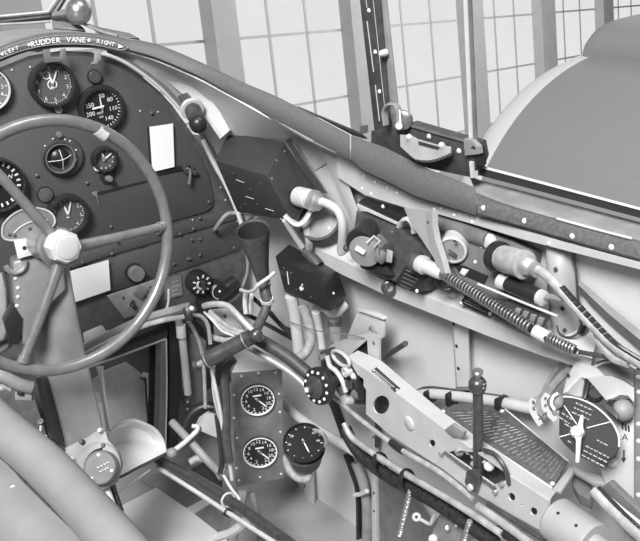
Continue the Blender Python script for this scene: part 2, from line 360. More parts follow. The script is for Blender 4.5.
# --- side window frame
t = thing('window_post', 'dark riveted window post with slots rising from the toothed quadrant', 'post', WAL.hit(385, 133, 0))
mb = MB(); mb.plate(WAL, [(346.5, -130), (366.5, -130), (379.5, 0), (388, 105), (391, 136), (374.5, 134), (359.5, 0)], 0, .012, .0012); mb.build('channel', 'dark', t)
mb = MB(); mb.plate(WAL, [(367, -130), (371.5, -130), (385.5, 0), (397, 105), (399, 132), (391.3, 136), (388.3, 105), (379.8, 0)], -.004, .004, .001); mb.build('edge_strip', 'grey', t, 'lighter grey edge strip')
for a, b, w_ in (((367, 21), (373.6, 72), .9), ((375.3, 85), (379.5, 121), .9), ((373.2, 0), (386.6, 124), .5), ((364.8, -10), (367, 8), .6)):
    mb = MB(); mb.tube(WAL.hits([a, b], .0008), .0009*w_/.9, 6, sm=0); mb.build('slot_edge', 'light', t)
studs(t, 'rivet', 'white', WAL, [(369, 10.5), (375.3, 52), (379.5, 91.5), (384, 131)], .0034, .0003, .7)
mb = MB(); mb.lathe(WAL.hit(386, 52.5, 0), WAL.n, [(0, .0055), (.008, .005), (.012, .003), (.013, 0)], 14); mb.build('lug', 'pale', t)
t = thing('window_stay', 'thin upright window frame bar right of the toothed quadrant', 'bar', WAL.hit(472, 140, 0))
mb = MB(); mb.plate(WAL, [(458, -130), (461.5, -130), (472.2, 142), (469, 142)], .002, .003); mb.build('bright_edge', 'pale', t)
mb = MB(); mb.plate(WAL, [(461.8, -130), (466, -130), (477, 142), (472.4, 142)], .0, .002); mb.build('web', 'mid', t)
t = thing('window_sill_rail', 'dark lower rail of the side window carrying crank and quadrant', 'rail', WAL.hit(425, 165, 0))
mb = MB(); mb.plate(WAL, [(371, 131), (390, 128), (408, 123.5), (440, 133), (476, 143), (479, 158), (476, 166), (473, 178), (430, 169), (398, 158), (371, 143)], .004, .02, .001); mb.build('web', 'dark', t)
mb = MB(); mb.loft([[WAL.hit(*p, .007), WAL.hit(p[0], p[1]+3, .007), WAL.hit(p[0], p[1]+3, -.01), WAL.hit(*p, -.01)] for p in ((404, 122), (440, 132.5), (476, 142.3))], closed=True); mb.build('flange', 'mid', t)
mb = MB(); mb.plate(WAL, [(469, 161.5), (472, 162), (473, 178), (470.5, 178)], .008, .01); mb.build('tab', 'pale', t)
for p in ((459, 151), (429, 136.5)): mb = MB(); mb.dome(WAL.hit(*p, .004), WAL.n, .0042, .7); mb.build('screw', 'pale', t)
mb = MB(); mb.holed(WAL.hits([(463.5, 139), (471, 140.5), (478, 147), (479, 154), (465, 155.5)], .011), [WAL.hits(ell(473, 149, 2.4, 3, 10), .011)], -WAL.n*.008); mb.build('end_bracket', 'grey', t)
mb = MB(); mb.plate(WAL, [(478, 147), (480.5, 166), (476, 165), (474, 158)], .006, .012); mb.build('end_gusset', 'black', t)
# toothed quadrant
QP = Pl(WAL.hit(425, 148, .03)-CAM, (-.62, -.3, .72))
q = thing('toothed_quadrant', 'grey half-round toothed quadrant plate below the window crank', 'quadrant', WAL.hit(425, 150, .01))
edge = [(400, 134.5), (412, 135.5), (418, 139), (440, 145.2), (451, 146.5), (450.5, 153)]
arcp = []
for k in range(33):
    a = k/32; x = 450-49.5*a; y = 153.5+math.sin(math.pi*min(1, a*1.0))*7.2-15*max(0, a-.72)*1.6
    r = 0.7 if k % 2 else 0; arcp.append((x, y-r))
mb = MB(); mb.plate(QP, edge+arcp[1:], 0, .006); mb.build('sector', 'grey', q)
for p in ((410, 138.5), (442.5, 146.5)): mb = MB(); mb.lathe(QP.hit(*p, 0), QP.n, [(0, .0045), (.005, .0045), (.007, .003), (.0075, 0)], 12); mb.build('bolt', 'pale', q)
mb = MB(); mb.plate(QP, [(418, 141), (440, 147), (438, 150), (419, 145)], .0006, .001); mb.build('slot', 'black', q)
# crank handle
k = thing('window_crank', 'curved metal crank handle at the foot of the dark window post', 'crank', WAL.hit(395, 130, .01))
mb = MB(); mb.tube(WAL.hits([(386, 125), (384.5, 112), (388, 105.5), (394, 104.5), (398, 108), (399, 118), (400, 128)], .02), .0055, 8, flat=.55); mb.build('handle', 'grey', k)
mb = MB(); o = WAL.hit(403, 120, .012); mb.lathe(o, V((-.8, -.6, 0)), [(-.004, .014), (.004, .014), (.006, .010), (.007, 0)], 20); mb.build('disc', 'steel', k)
mb = MB(); mb.cyl(WAL.hit(399, 126, 0), WAL.hit(399, 126, .03), .006); mb.build('pivot', 'alu', k)
mb = MB(); mb.tube(WAL.hits([(399.5, 110), (401, 128)], .024), .0016, 6, sm=0); mb.build('pin', 'white', k)
# outer drip rod
t = thing('drip_rail', 'slim dark drip rail outside the coaming, left of the window post', 'rail', WAL.hit(330, 118, -.02))
mb = MB(); mb.tube([WAL.hit(298, 107.5, -.05), WAL.hit(330, 121, -.04), WAL.hit(362, 134.5, -.02)], .0022, 6); mb.build('upper_rod', 'dark', t)
mb = MB(); mb.prism(WAL.hits([(318, 117), (362, 136), (366, 139), (352, 135)], -.015), -WAL.n*.004); mb.build('lower_strip', 'black', t)
mb = MB(); mb.box(WAL.hit(364, 129, -.01), WAL.r*.005, WAL.u*.006, WAL.n*.005, .001); mb.build('clip', 'steel', t)
# --- nacelle beyond
def NP(p): return CAM+V((2.703, 0, -1.428))+V(p)
t = thing('engine_nacelle', 'large rounded grey engine nacelle outside, right of the cockpit', 'nacelle', CAM+V((2.703, 1.6, -2.2)))
mb = MB(); ya = NP((0, 2.40, 0))
mb.lathe(ya, (0, -1, 0), [(0, .767), (.10, .772), (.5, .765), (1.2, .74), (2.0, .65)], 96); mb.build('body', 'nacelle', t, ang=60)
mb = MB(); mb.lathe(ya, (0, 1, 0), [(0, .768), (.03, .768), (.08, .757), (.13, .735), (.16, .70), (.165, .65), (.14, .6), (.06, .58)], 96); mb.build('cowl_lip', 'lip', t, 'pale front lip of the cowling', ang=60)
mb = MB(); S = Pl((0, 2.33, 0), (0, -1, 0))
def sc_sec(y, s):
    out = []
    for a in range(0, 181, 12):
        out.append(NP((.015+.30*0, 0, 0))+V((.36*math.cos(rad(180-a)), y, .745+(.115*s)*math.sin(rad(a))**.55)))
    return out
nose = [(2.45, .05, .9), (2.447, .55, .94), (2.435, .82, .98), (2.41, .95, 1), (2.36, 1, 1), (1.9, 1.0, 1), (1.2, .9, .98)]
rows = []
for y, s, wx in nose:
    rows.append([NP((0, 0, 0))+V((.145+.25*wx*math.copysign(abs(math.cos(rad(180-a)))**.6, math.cos(rad(180-a))), y, .66+.225*s*max(0, math.sin(rad(a)))**.35)) for a in range(0, 181, 9)])
mb.loft(rows); mb.build('air_scoop', 'nacelle', t, 'rounded air scoop on top', ang=60)
# ================================================================ INSTRUMENT PANEL
ip = thing('instrument_panel', 'dark crackle-finished instrument panel filling the arch behind the control wheel', 'panel', PAN.hit(150, 300))
base = [(-40, 88), (-15, 76), (0, 68), (30, 56), (60, 51), (90, 52), (104, 55), (120, 62), (140, 75), (158, 90), (172, 105), (190, 130), (206, 155), (218, 176), (230, 205), (240, 228), (245, 245), (246, 262), (243, 282), (237, 294), (226, 303), (205, 309), (180, 315), (140, 325), (105, 334), (60, 345), (0, 360), (-40, 370)]
mb = MB(); mb.plate(PAN, base, -.004, .004); mb.build('backing', 'panel_smooth', ip)
up = [(-40, 92), (-15, 80), (0, 72), (30, 60), (60, 55), (88, 56), (103, 60), (117, 66), (136, 79), (154, 94), (168, 109), (186, 134), (200, 156), (208, 173), (212, 190), (214, 200), (213, 206), (209, 210), (203, 212.5), (172, 221), (120, 236), (80, 249), (40, 262), (-40, 286)]
mb = MB(); mb.plate(PAN, up, 0, .004, .0008); mb.build('upper_plate', 'panel', ip)
lo = [(75, 270), (110, 258.5), (160, 244), (200, 232.5), (238, 222), (243, 240), (240, 250), (200, 264), (160, 277.5), (110, 293), (74, 305), (66, 307), (66, 273)]
mb = MB(); mb.plate(PAN, lo, -.001, .004, .0008); mb.build('lower_plate', 'panel', ip)
mb = MB(); mb.plate(PAN, [(60, 262), (120, 242), (172, 226), (206, 216), (235, 208), (237.5, 219), (200, 229.5), (160, 241), (110, 255.5), (62, 272)], -.001, .004, .0006); mb.build('middle_strip', 'panel', ip)
mb = MB(); mb.plate(PAN, [(158, 281), (200, 267), (241, 253), (243, 272), (238, 287), (226, 297), (205, 303), (160, 312)], -.002, .004, .0006); mb.build('switch_plate', 'panel_smooth', ip)
studs(ip, 'screw', 'panel_smooth', PAN, [(152, 113), (118, 241.5), (141, 245.5), (112, 254), (82.5, 262.5), (158.7, 233.5), (180, 234), (192, 240), (200, 239.5), (190, 259), (200, 255), (193.5, 229), (174, 264), (141, 245.5), (188, 259), (234, 248), (209, 202), (37, 175.5), (87, 183), (111, 227), (67, 266), (200, 218)], .0034, .0025, .6)
studs(ip, 'bright_screw', 'pale', PAN, [(12, 70), (30, 67), (220.5, 187.5), (225.5, 200), (140, 111), (158, 112), (192.5, 220)], .0017, .001, .6)
# slot, latch and compartment lines
mb = MB(); mb.plate(PAN, [(95, 193), (151, 179), (152, 181), (96, 196)], .0008, .002); mb.build('slot', 'black', ip)
mb = MB(); mb.plate(PAN, [(92, 192.5), (97, 191), (98, 197), (99.6, 205), (98.8, 205.3), (96.5, 197), (92.5, 195)], .003, .002, .0004); mb.build('latch', 'mid', ip)
mb = MB(); mb.plate(PAN, [(155, 171), (184, 165.5), (184, 170), (156, 175.5)], .003, .004, .0006); mb.build('ledge', 'black', ip)
lv = thing('cock_lever', 'small dark cock with drop lever right of the upright white card', 'lever', PAN.hit(187, 170))
o = PAN.hit(186.5, 167.5, 0)
mb = MB(); mb.ring(o, PAN.n, .005, .010, 0, .010, 20); mb.build('boss', 'dark', lv)
mb = MB(); mb.tube(PAN.hits([(187, 168), (190, 171), (190, 178), (189, 184)], .012), .0028, 8); mb.build('lever', 'mid', lv)
mb = MB(); mb.lathe(PAN.hit(193, 172, 0), PAN.n, [(0, .006), (.009, .0055), (.011, .004), (.0115, 0)], 14); mb.build('knob', 'dark', lv)
# ---------------------------------------------------------------- gauges
def rot2(pl, a): a = rad(a); return pl.r*math.sin(a)+pl.u*math.cos(a)           # clock angle
def gauge(name, label, pl, cx, cy, rpx, off=.0, deep=.012, nums=(), ticks=0, needles=(), face='dial', bezel='black', rim=.12, numsize=.24, numr=.70, tickr=(.84, .95), hubr=.08, cat='gauge', group='round instruments on the panel', sub=(), tscale=1.0, ring=None, minor=0):
    c = pl.hit(cx, cy, off); R = rpx*pl.px(cx, cy); n = pl.n
    t = thing(name, label, cat, c, group)
    mb = MB(); mb.lathe(c, n, [(.0003, R*(1+rim)), (deep*.5, R*(1+rim)), (deep, R*(1+rim*.55)), (deep, R*1.01), (deep*.35, R), (.0004, R*.98)], 40); mb.build('bezel', bezel, t)
    if ring: mb = MB(); mb.ring(c, n, R*.965, R*1.03, deep*.5, deep*1.08, 40); mb.build('bright_ring', ring, t)
    f = c+n*(deep*.35)
    mb = MB(); mb.lathe(f, n, [(-.002, R*1.0), (0, R*.995), (.0001, 0)], 40); mb.build('dial', face, t)
    mb = MB(); k = .0006
    def tick(a, r0, r1, w):
        d = rot2(pl, a); s = d.cross(n); mb.prism([f+n*k+d*(R*r0)-s*w, f+n*k+d*(R*r1)-s*w, f+n*k+d*(R*r1)+s*w, f+n*k+d*(R*r0)+s*w], -n*.0004)
    if ticks:
        for i in range(ticks): tick(360*i/ticks, tickr[0], tickr[1], .0007*tscale)
    if minor:
        for i in range(minor): tick(360*i/minor, .9, .95, .0004)
    for a, s in nums:
        mb.text(s, f+n*k*1.3+rot2(pl, a)*(R*numr), pl.r, pl.u, R*numsize*1.25)
    for txt, dx, dy, sz in sub: mb.text(txt, f+n*k*1.3+pl.r*(dx*R)+pl.u*(dy*R), pl.r, pl.u, sz*R)
    if ticks or nums: mb.build('dial_markings', 'lume', t)
    for a, L, w, m in needles:
        d = rot2(pl, a); s = d.cross(n); q = f+n*.003
        mb = MB(); mb.prism([q-d*(R*.18)-s*w*.8, q-d*(R*.18)+s*w*.8, q+d*(R*L*.7)+s*w, q+d*(R*L), q+d*(R*L*.7)-s*w], -n*.0008); mb.build('needle', m, t)
    if hubr: mb = MB(); mb.lathe(f, n, [(.001, R*hubr), (.0045, R*hubr*.9), (.005, 0)], 16); mb.build('hub', 'mid', t)
    return t, c, R, f
gauge('gauge', 'round gauge with pale face cut off by the left picture edge, above the wheel', PAN, -13, 89, 20.5, nums=[(60, '2'), (90, '3'), (120, '4')], ticks=12, face='mid', bezel='black', ring='pale')
t, c, R, f = gauge('altimeter', 'large round dial numbered to nine just below the RUDDER VANE lettering', PAN, 51, 84, 19.5, nums=[(36*i, str(i)) for i in range(10)], ticks=10, minor=50, needles=[(28, .85, .0012, 'lume'), (-8, .5, .0016, 'lume')], face='dial_grey', numsize=.23, numr=.78, rim=.2, tickr=(.93, 1), deep=.02)
mb = MB(); mb.ring(f+PAN.u*(R*.5)-PAN.r*R*.2, PAN.n, R*.16, R*.2, 0, .001, 20); mb.build('small_scale', 'lume', t)
mb = MB(); mb.ring(f, PAN.n, R*.2, R*.25, 0, .001, 20); mb.build('centre_ring', 'lume', t)
gauge('airspeed_indicator', 'dark airspeed dial with numerals 200 and 250 showing over the wheel rim', PAN, 100.5, 108, 19.5, nums=[(12, '50'), (55, '80'), (100, '110'), (150, '140'), (255, '200'), (295, '250')], ticks=36, needles=[(0, .62, .001, 'lume')], numsize=.25, numr=.64, tickr=(.9, .99), sub=[('MPH', -.12, -.22, .17), ('AIR', -.1, -.42, .15)], rim=.22, deep=.014)
mb = MB(); mb.plate(PAN, [(92.5, 108), (104, 105.2), (104, 107), (92.5, 109.8)], .009, .001); 
ob = mb.build('index_bar', 'lume', [o for o in C.objects if o.name.startswith('airspeed_indicator')][0])
t, c, R, f = gauge('gyro_horizon', 'round gyro instrument with white crosshair in the middle of the panel', PAN, 58, 157, 14.5, needles=(), ticks=0, deep=.016, hubr=0, rim=.1, ring='mid')
oc = PAN.hit(62, 156, 0)
mb = MB(); mb.lathe(oc, PAN.n, [(-.01, .036), (.004, .036), (.008, .034), (.009, .028)], 40); mb.build('mounting_flange', 'dark', t)
mb = MB(); mb.sphere(c-PAN.n*.018+PAN.n*.012, R*.93, 24); mb.build('ball', 'dial', t)
mb = MB(); mb.tube([c-PAN.r*R*.85+PAN.n*.014-PAN.u*.001, c+PAN.n*.027, c+PAN.r*R*.75+PAN.n*.016+PAN.u*.002], .0006, 6); mb.tube([c+PAN.u*R*.65+PAN.n*.019, c+PAN.n*.027, c-PAN.u*R*.75+PAN.n*.017], .0006, 6); mb.build('crosshair', 'lume', t)
mb = MB(); mb.lathe(PAN.hit(58.5, 134.5, .008), PAN.n, [(0, .0055), (.006, .005), (.007, 0)], 14); mb.build('set_knob', 'mid', t)
studs(t, 'flange_screw', 'pale', PAN, [(53, 139), (65, 139.5), (70, 141), (76, 150), (76, 160), (73, 167), (45, 146), (62, 173)], .0017, .009)
gauge('clock', 'small clock-like dial with white hands and winding knob, right of the crosshair instrument', PAN, 103, 158.5, 10.5, nums=(), ticks=12, needles=[(62, .95, .0013, 'lume'), (-12, .75, .0015, 'lume'), (-12, .3, .002, 'lume')], tickr=(.8, .95), rim=.25, deep=.016, hubr=.14, face='dial_grey')
ck = [o for o in C.objects if o.name == 'clock'][0]
mb = MB(); mb.plate(PAN, [(111, 150), (117, 151), (119, 160), (115, 177), (110, 184), (104, 184), (100, 178), (102, 170), (110, 166)], .004, .006, .0015); mb.build('case', 'black', ck)
mb = MB(); mb.lathe(PAN.hit(108, 178, .004), PAN.n, [(0, .006), (.012, .0056), (.014, .004), (.0142, 0)], 16); mb.build('winding_knob', 'mid', ck)
mb = MB(); mb.plate(PAN, [(93.5, 167), (104, 170), (105, 173), (95, 170.5)], .008, .002); mb.build('white_segment', 'lume', ck)
gauge('climb_indicator', 'round dial reading zero upper left, partly behind the wheel hub', PAN, 66.5, 214, 17.5, nums=[(-20, '0'), (-62, '9'), (20, '1'), (62, '2'), (104, '3'), (146, '4')], ticks=20, needles=[(24, .85, .0013, 'lume'), (-10, .6, .0016, 'lume')], face='dial_grey', numsize=.22, numr=.76, rim=.22, deep=.018, minor=40)
gauge('compass_dial', 'large dial with toothed white edge marks at the left picture edge, beside the spoke', PAN, -4, 184, 25, ticks=24, tickr=(.78, .93), tscale=2.2, face='dial', rim=.1, deep=.02, hubr=.1, needles=[(60, .5, .0025, 'pale')], nums=[(70, 'W'), (115, '3')], numsize=.22, numr=.58)
# covers, knobs and cards
def knob(name, label, cx, cy, rpx, h, m, group=None, cat='knob'):
    t = thing(name, label, cat, PAN.hit(cx, cy), group); R = rpx*PAN.px(cx, cy)
    mb = MB(); mb.lathe(PAN.hit(cx, cy, 0), PAN.n, [(0, R*1.12), (h*.3, R*1.12), (h*.35, R*.92)], 28); mb.build('collar', 'black', t)
    mb = MB(); mb.lathe(PAN.hit(cx, cy, 0), PAN.n, [(h*.3, R*.94), (h*.9, R*.98), (h, R*.9), (h*1.01, 0)], 28); mb.build('cap', m, t); return t
knob('blank_cover', 'flat round blanking cap between altimeter and airspeed dial', 94, 76.5, 6.5, .008, 'dark', cat='cover')
knob('push_button', 'pale round button under the altimeter', 57.5, 109, 4, .009, 'grey', cat='button')
knob('hole_cover', 'round dark blanking cap below the crosshair instrument', 45, 194.5, 7.5, .005, 'panel_smooth', cat='cover')
knob('push_pull_control', 'grey flat-faced knob right of the white card low on the panel', 133.5, 271.5, 8.2, .022, 'mid')
for lab, pts, nm in (('upright white card on the right of the instrument panel', [(149.5, 127), (173, 123.5), (174.5, 166.8), (152.5, 172)], 'card'), ('tilted blank white card low on the panel beside the column', [(67.5, 272), (108.5, 260), (110.5, 290), (71.5, 303.5)], 'card')):
    t = thing(nm, lab, 'card', PAN.hit(*pts[3]))
    mb = MB(); mb.plate(PAN, pts, .0075, .001); mb.build('paper', 'white', t)
    mb = MB(); mb.plate(PAN, [(x-1.4, y+.6) for x, y in pts], .006, .005); mb.build('card_shadow', 'black', t)  # black plate shifted left and down, painted as the card's cast shadow
# brackets under the arch
for lab, pts, m in (('small steel clip bracket hanging above the altimeter', [(43, 50), (50, 49), (51, 57), (60, 57), (61, 49), (66, 48.5), (66.5, 61), (44.5, 63)], 'mid'), ('pale strap bracket under the arch, right of the altimeter', [(94.5, 52), (101, 50), (101.5, 60), (98, 62), (97.5, 64), (91, 64), (94.5, 61)], 'grey')):
    mb = MB(); mb.plate(PAN, pts, .03, .004, .0008); solo(mb, 'clip_bracket', m, lab, 'bracket')
# ---------------------------------------------------------------- sub panel: switch plate, selector switches
t = thing('switch_plate', 'grey angled switch plate showing behind the lower right of the wheel rim', 'plate', PAN.hit(125, 318, .03))
mb = MB(); mb.plate(PAN, [(107, 296), (157, 279), (157, 300), (140, 314), (124, 318.5)], .03, .004, .001); mb.build('plate', 'grey', t)
for x, y in ((123.5, 298), (150, 287), (146, 297)): mb = MB(); mb.dome(PAN.hit(x, y, .03), PAN.n, .003, .6); mb.build('screw', 'dark', t)
mb = MB(); mb.plate(PAN, [(134, 294), (140, 285), (149, 289), (142, 300)], .036, .006, .001); mb.build('switch_block', 'mid', t)
mb = MB(); mb.tube([PAN.hit(133, 302, .03), PAN.hit(132, 305, .05), PAN.hit(137, 309, .055)], .004, 8); mb.build('toggle', 'black', t)
s1 = thing('selector_switch', 'black round selector switch ringed with white studs under the panel', 'switch', PAN.hit(195, 282, .02))
o = PAN.hit(196, 280.5, 0); n = PAN.n; r = 12*PAN.px(196, 280)
mb = MB(); mb.lathe(o, n, [(0, r*1.02), (.02, r), (.026, r*.86), (.0265, 0)], 32); mb.build('body', 'black', s1)
for k in range(9):
    a = -60+k*40; d = rot2(PAN, a); mb = MB(); mb.box(o+n*.0265+d*r*.68, d*.003, d.cross(n)*.0014, n*.0008, 0); mb.build('white_mark', 'white', s1)
mb = MB(); mb.tube([o+n*.027+rot2(PAN, a)*r*.38 for a in range(150, 360, 30)], .0022, 8); mb.build('bright_arc', 'pale', s1)
mb = MB(); mb.box(o+n*.033, PAN.u*.009, PAN.r*.003, n*.006, .001); mb.build('lever', 'dark', s1)
s2 = thing('centre_screw_switch', 'dark round switch with one bright centre screw beside the white-studded selector', 'switch', PAN.hit(212, 289, .02))
o = PAN.hit(213, 287, 0); mb = MB(); mb.lathe(o, n, [(0, .018), (.026, .0175), (.030, .014), (.0305, 0)], 28); mb.build('body', 'black', s2)
mb = MB(); mb.dome(o+n*.0305, n, .0028, .6); mb.build('screw', 'white', s2)
mb = MB(); mb.tube([o+n*.031+rot2(PAN, a)*.0155 for a in range(200, 345, 20)], .0011, 6); mb.build('bright_edge', 'pale', s2)
mb = MB(); mb.box(PAN.hit(203, 305, .02), PAN.r*.011, PAN.u*.014, n*.012, .003); solo(mb, 'switch_housing', 'black', 'black housing hanging under the white-studded selector switch', 'housing')
mb = MB(); mb.tube(PAN.hits([(215, 298), (226, 288), (236, 281)], .012), .013, 12); solo(mb, 'dimmer_barrel', 'black', 'black barrel fitting at the lower right corner of the panel', 'fitting')
t = thing('label_plate', 'small engraved label plate left of the white-studded selector switch', 'plate', PAN.hit(174, 284, .002))
mb = MB(); mb.plate(PAN, [(164, 281), (181, 275.5), (183, 295), (165, 300)], .001, .002); mb.build('plate', 'mid', t)
for k in range(4): mb = MB(); y = 282+k*4.3; mb.plate(PAN, [(172, y), (178+k % 2*2, y-2), (178+k % 2*2, y-.7), (172, y+1.3)], .0016, .0005); mb.build('engraved_line', 'grey', t)
t = thing('toggle_switch', 'slim chromed toggle rod left of the white-studded selector', 'switch', PAN.hit(168, 305, .02))
mb = MB(); mb.tube(PAN.hits([(168.5, 289), (168.5, 300), (167, 308)], .03), .0022, 8); mb.build('rod', 'pale', t)
mb = MB(); mb.sphere(PAN.hit(167, 308.5, .03), .004, 12); mb.build('tip', 'alu', t)
# panel pipe with a bend at right edge
mb = MB(); mb.tube([PAN.hit(215, 229.5, .004), PAN.hit(215.5, 229, .02), PAN.hit(220, 222, .03), PAN.hit(227, 214.5, .035), PAN.hit(236, 213, .04), PAN.hit(262, 214, .07)], .0042, 10); solo(mb, 'bent_pipe', 'grey', 'thin bent pipe entering the right side of the panel', 'pipe')
mb = MB(); mb.tube([PAN.hit(236, 208, -.01), PAN.hit(238, 228, -.004), PAN.hit(246, 252, -.002), PAN.hit(247, 272, -.002), PAN.hit(238, 295, -.002), PAN.hit(224, 305, -.002)], .003, 8); solo(mb, 'panel_edge_tube', 'grey', 'thin tube following the rounded lower right edge of the panel', 'tube')
# cockpit lamp at the panel corner
t = thing('cockpit_lamp', 'dark ball-ended cockpit lamp on a pale flange at the panel corner', 'lamp', D(197, 116, 1.66))
ax = cdir(.30, -.62, .72)
o = D(192.5, 109.5, 1.60)
mb = MB(); mb.lathe(o, ax, [(-.004, .021), (0, .021), (.002, .0195), (.0022, 0)], 28); mb.build('flange', 'light', t, 'pale round flange')
mb = MB(); mb.lathe(o, ax, [(0, .0145), (.012, .0145), (.013, .0125), (.016, .0125), (.017, .0145), (.03, .014), (.032, .010), (.04, .009)], 24); mb.build('barrel', 'dark', t)
mb = MB(); mb.sphere(o+ax*.05, .0165, 24); mb.build('ball', 'black', t)
mb = MB(); mb.prism(DD([(177, 96, 1.61), (187, 92, 1.60), (197, 104, 1.60), (186, 111, 1.61)]), CF*.012, .002); mb.build('dark_base', 'dark', t)
# channel pieces of the frame near the lamp
mb = MB(); mb.loft([[D(a, b, 1.625), D(c, d, 1.61), D(c+2, d+1, 1.64)] for a, b, c, d in ((150, 69, 155, 69), (163, 77, 172, 76), (180, 92, 194, 85), (196, 104, 209, 97), (207, 120, 220, 112), (220, 139, 230, 130))], .003); solo(mb, 'frame_channel', 'wall', 'pale frame channel running down behind the ball-ended lamp', 'channel')
mb = MB(); mb.tube(DD([(203, 140, 1.64), (215, 165, 1.66), (226, 185, 1.68), (238, 213, 1.69), (246, 240, 1.7)]), .0045, 8); solo(mb, 'edge_tube', 'pale', 'pale slim tube descending from the ball-ended lamp along the panel edge', 'tube')
# ---------------------------------------------------------------- top of the cowl: ball sight and windscreen foot
t = thing('ball_sight', 'grey ball on a bracketed stem above the RUDDER VANE plate', 'sight', D(70, 28, 1.72))
mb = MB(); mb.sphere(D(78.5, 11.5, 1.70), 13.2*1.70/F, 28); mb.build('ball', 'steel', t)
mb = MB(); mb.prism(DD([(51, 13, 1.74), (66, 8, 1.74), (68, 20, 1.72), (82, 26, 1.72), (84, 31, 1.72), (52, 28, 1.72)]), CF*.02, .002); mb.build('bracket', 'mid', t)
mb = MB(); mb.tube(DD([(53, 18, 1.73), (64, 17, 1.71), (70, 16, 1.70)]), .004, 8); mb.build('stem', 'dark', t)
t = thing('windscreen_bar', 'dark windscreen bar foot running left from the grey ball', 'frame', D(20, 25, 1.78))
mb = MB(); mb.prism(DD([(-20, 17.5, 1.8), (50, 11, 1.8), (51, 17, 1.8), (-20, 25, 1.8)]), CF*.02, .002); mb.build('lower_bar', 'dark', t)
mb = MB(); mb.prism(DD([(48, 12, 1.8), (58, -6, 1.8), (67, -6, 1.8), (55, 14, 1.8)]), CF*.015, .002); mb.build('upright', 'mid', t)
mb = MB(); mb.tube(DD([(-20, 18, 1.79), (48, 11.5, 1.79), (60, -6, 1.79)]), .002, 6, sm=0); mb.build('bright_bead', 'pale', t)
mb = MB(); mb.tube(DD([(-20, 25.5, 1.78), (30, 23, 1.78), (50, 21.5, 1.78)]), .003, 6, sm=0); mb.build('sealing_strip', 'grey', t)
t = thing('windscreen_wedge', 'dark wedge of windscreen frame right of the grey ball', 'frame', D(115, 38, 1.72))
mb = MB(); mb.prism(DD([(83, 22, 1.72), (100, 27, 1.72), (130, 33, 1.72), (139, 38, 1.70), (122, 38, 1.7), (100, 33, 1.70)]), CF*.02, .002); mb.build('wedge', 'mid', t)
mb = MB(); mb.tube(DD([(82, 23, 1.715), (100, 31, 1.70), (118, 36, 1.69)]), .003, 6); mb.build('bead', 'grey', t)
# ================================================================ CONTROL COLUMN
wc = D(59.3, 247.6, 1.33); wn = V((math.sin(.178)*math.cos(.069), -math.cos(.178)*math.cos(.069), math.sin(.069))).normalized()
WP = Pl(wc-CAM, wn); WR = .1847
cc = thing('control_column', 'grey control wheel with three spokes on its upright dark column', 'control column', D(85, 460, 1.62))
rim = [wc+WP.r*(WR*math.cos(rad(a)))+WP.u*(WR*math.sin(rad(a))) for a in range(0, 360, 6)]
mb = MB(); mb.tube(rim, .0092, 16, closed=True, sm=0); rm = mb.build('wheel_rim', 'wheel', cc)
mb = MB(); p, q_ = WP.hit(97, 129), WP.hit(105.5, 135.5)
mb.tube([p, (p+q_)/2+(q_-p).cross(wn).normalized()*.0006, q_], .0101, 16, sm=0); mb.build('tape_wrap', 'pale', rm, 'band of pale tape round the rim')
for x, y in ((164.5, 226), (22, 364), (-14, 160)):
    e = WP.hit(x, y); s_ = wc+wn*.016; d = (e-s_)
    mb = MB(); mb.tube([s_+d*.05, s_+d*.5+wn*.003, s_+d*.97], lambda t: .0068+.002*(1-t), 12); mb.tube([s_+d*.93, s_+d*.985], .0088, 12, sm=0); mb.build('spoke', 'wheel', cc)
mb = MB(); mb.lathe(wc+wn*.002, wn, [(-.03, .026), (-.005, .028), (.012, .028), (.02, .024)], 28); mb.build('hub', 'wheel', cc)
mb = MB(); hx = WP.hit(63, 246.5, .03)
mb.lathe(hx, wn, [(-.016, .0225), (-.006, .0245), (.009, .0245), (.014, .0215), (.0145, 0)], 8, up=(.25, 0, 1)); hn = mb.build('hub_nut', 'pale', cc, 'bright eight-sided hub nut', ang=20)
mb = MB(); mb.lathe(hx+wn*.014, wn, [(0, .017), (.002, .0165), (.003, .012), (.0032, 0)], 24); mb.build('washer', 'light', hn)
mb = MB(); mb.lathe(wc-wn*.0, wn, [(-.09, .026), (-.03, .024), (.0, .030)], 24); mb.build('wheel_shaft', 'column', cc)
# column body: rounded rectangular section through pixel stations
secs = []
for x0, x1, y, d in ((38, 64, 262, 1.40), (36, 68, 285, 1.41), (35, 74, 315, 1.425), (35, 80, 345, 1.44), (40, 89, 380, 1.46), (46, 96, 410, 1.48), (54, 104, 445, 1.50), (62, 112, 480, 1.53), (70, 122, 540, 1.58)):
    a, b = D(x0, y, d+.0), D(x1, y, d+.0); w_ = (b-a); c = (a+b)/2+ray((x0+x1)/2, y).normalized()*.03; hx_ = w_/2; fy = V((-.12, .99, 0)).normalized()*.032
    ring = []
    for k in range(24):
        t_ = 2*math.pi*k/24; e = .45; cs, sn = math.cos(t_), math.sin(t_)
        ring.append(c+hx_*(math.copysign(abs(cs)**e, cs))+fy*(math.copysign(abs(sn)**e, sn)))
    secs.append(ring)
mb = MB(); mb.loft(secs, closed=True); mb.face([v for v in mb.bm.verts][:24]); cb = mb.build('column_tube', 'column', cc, ang=50)
mb = MB(); mb.prism(DD([(35, 378, 1.45), (44, 378, 1.445), (60, 445, 1.475), (50, 445, 1.48)]), CF*.03, .003); mb.build('side_shade', 'black', cc)  # black plate standing in for the shaded left side of the column
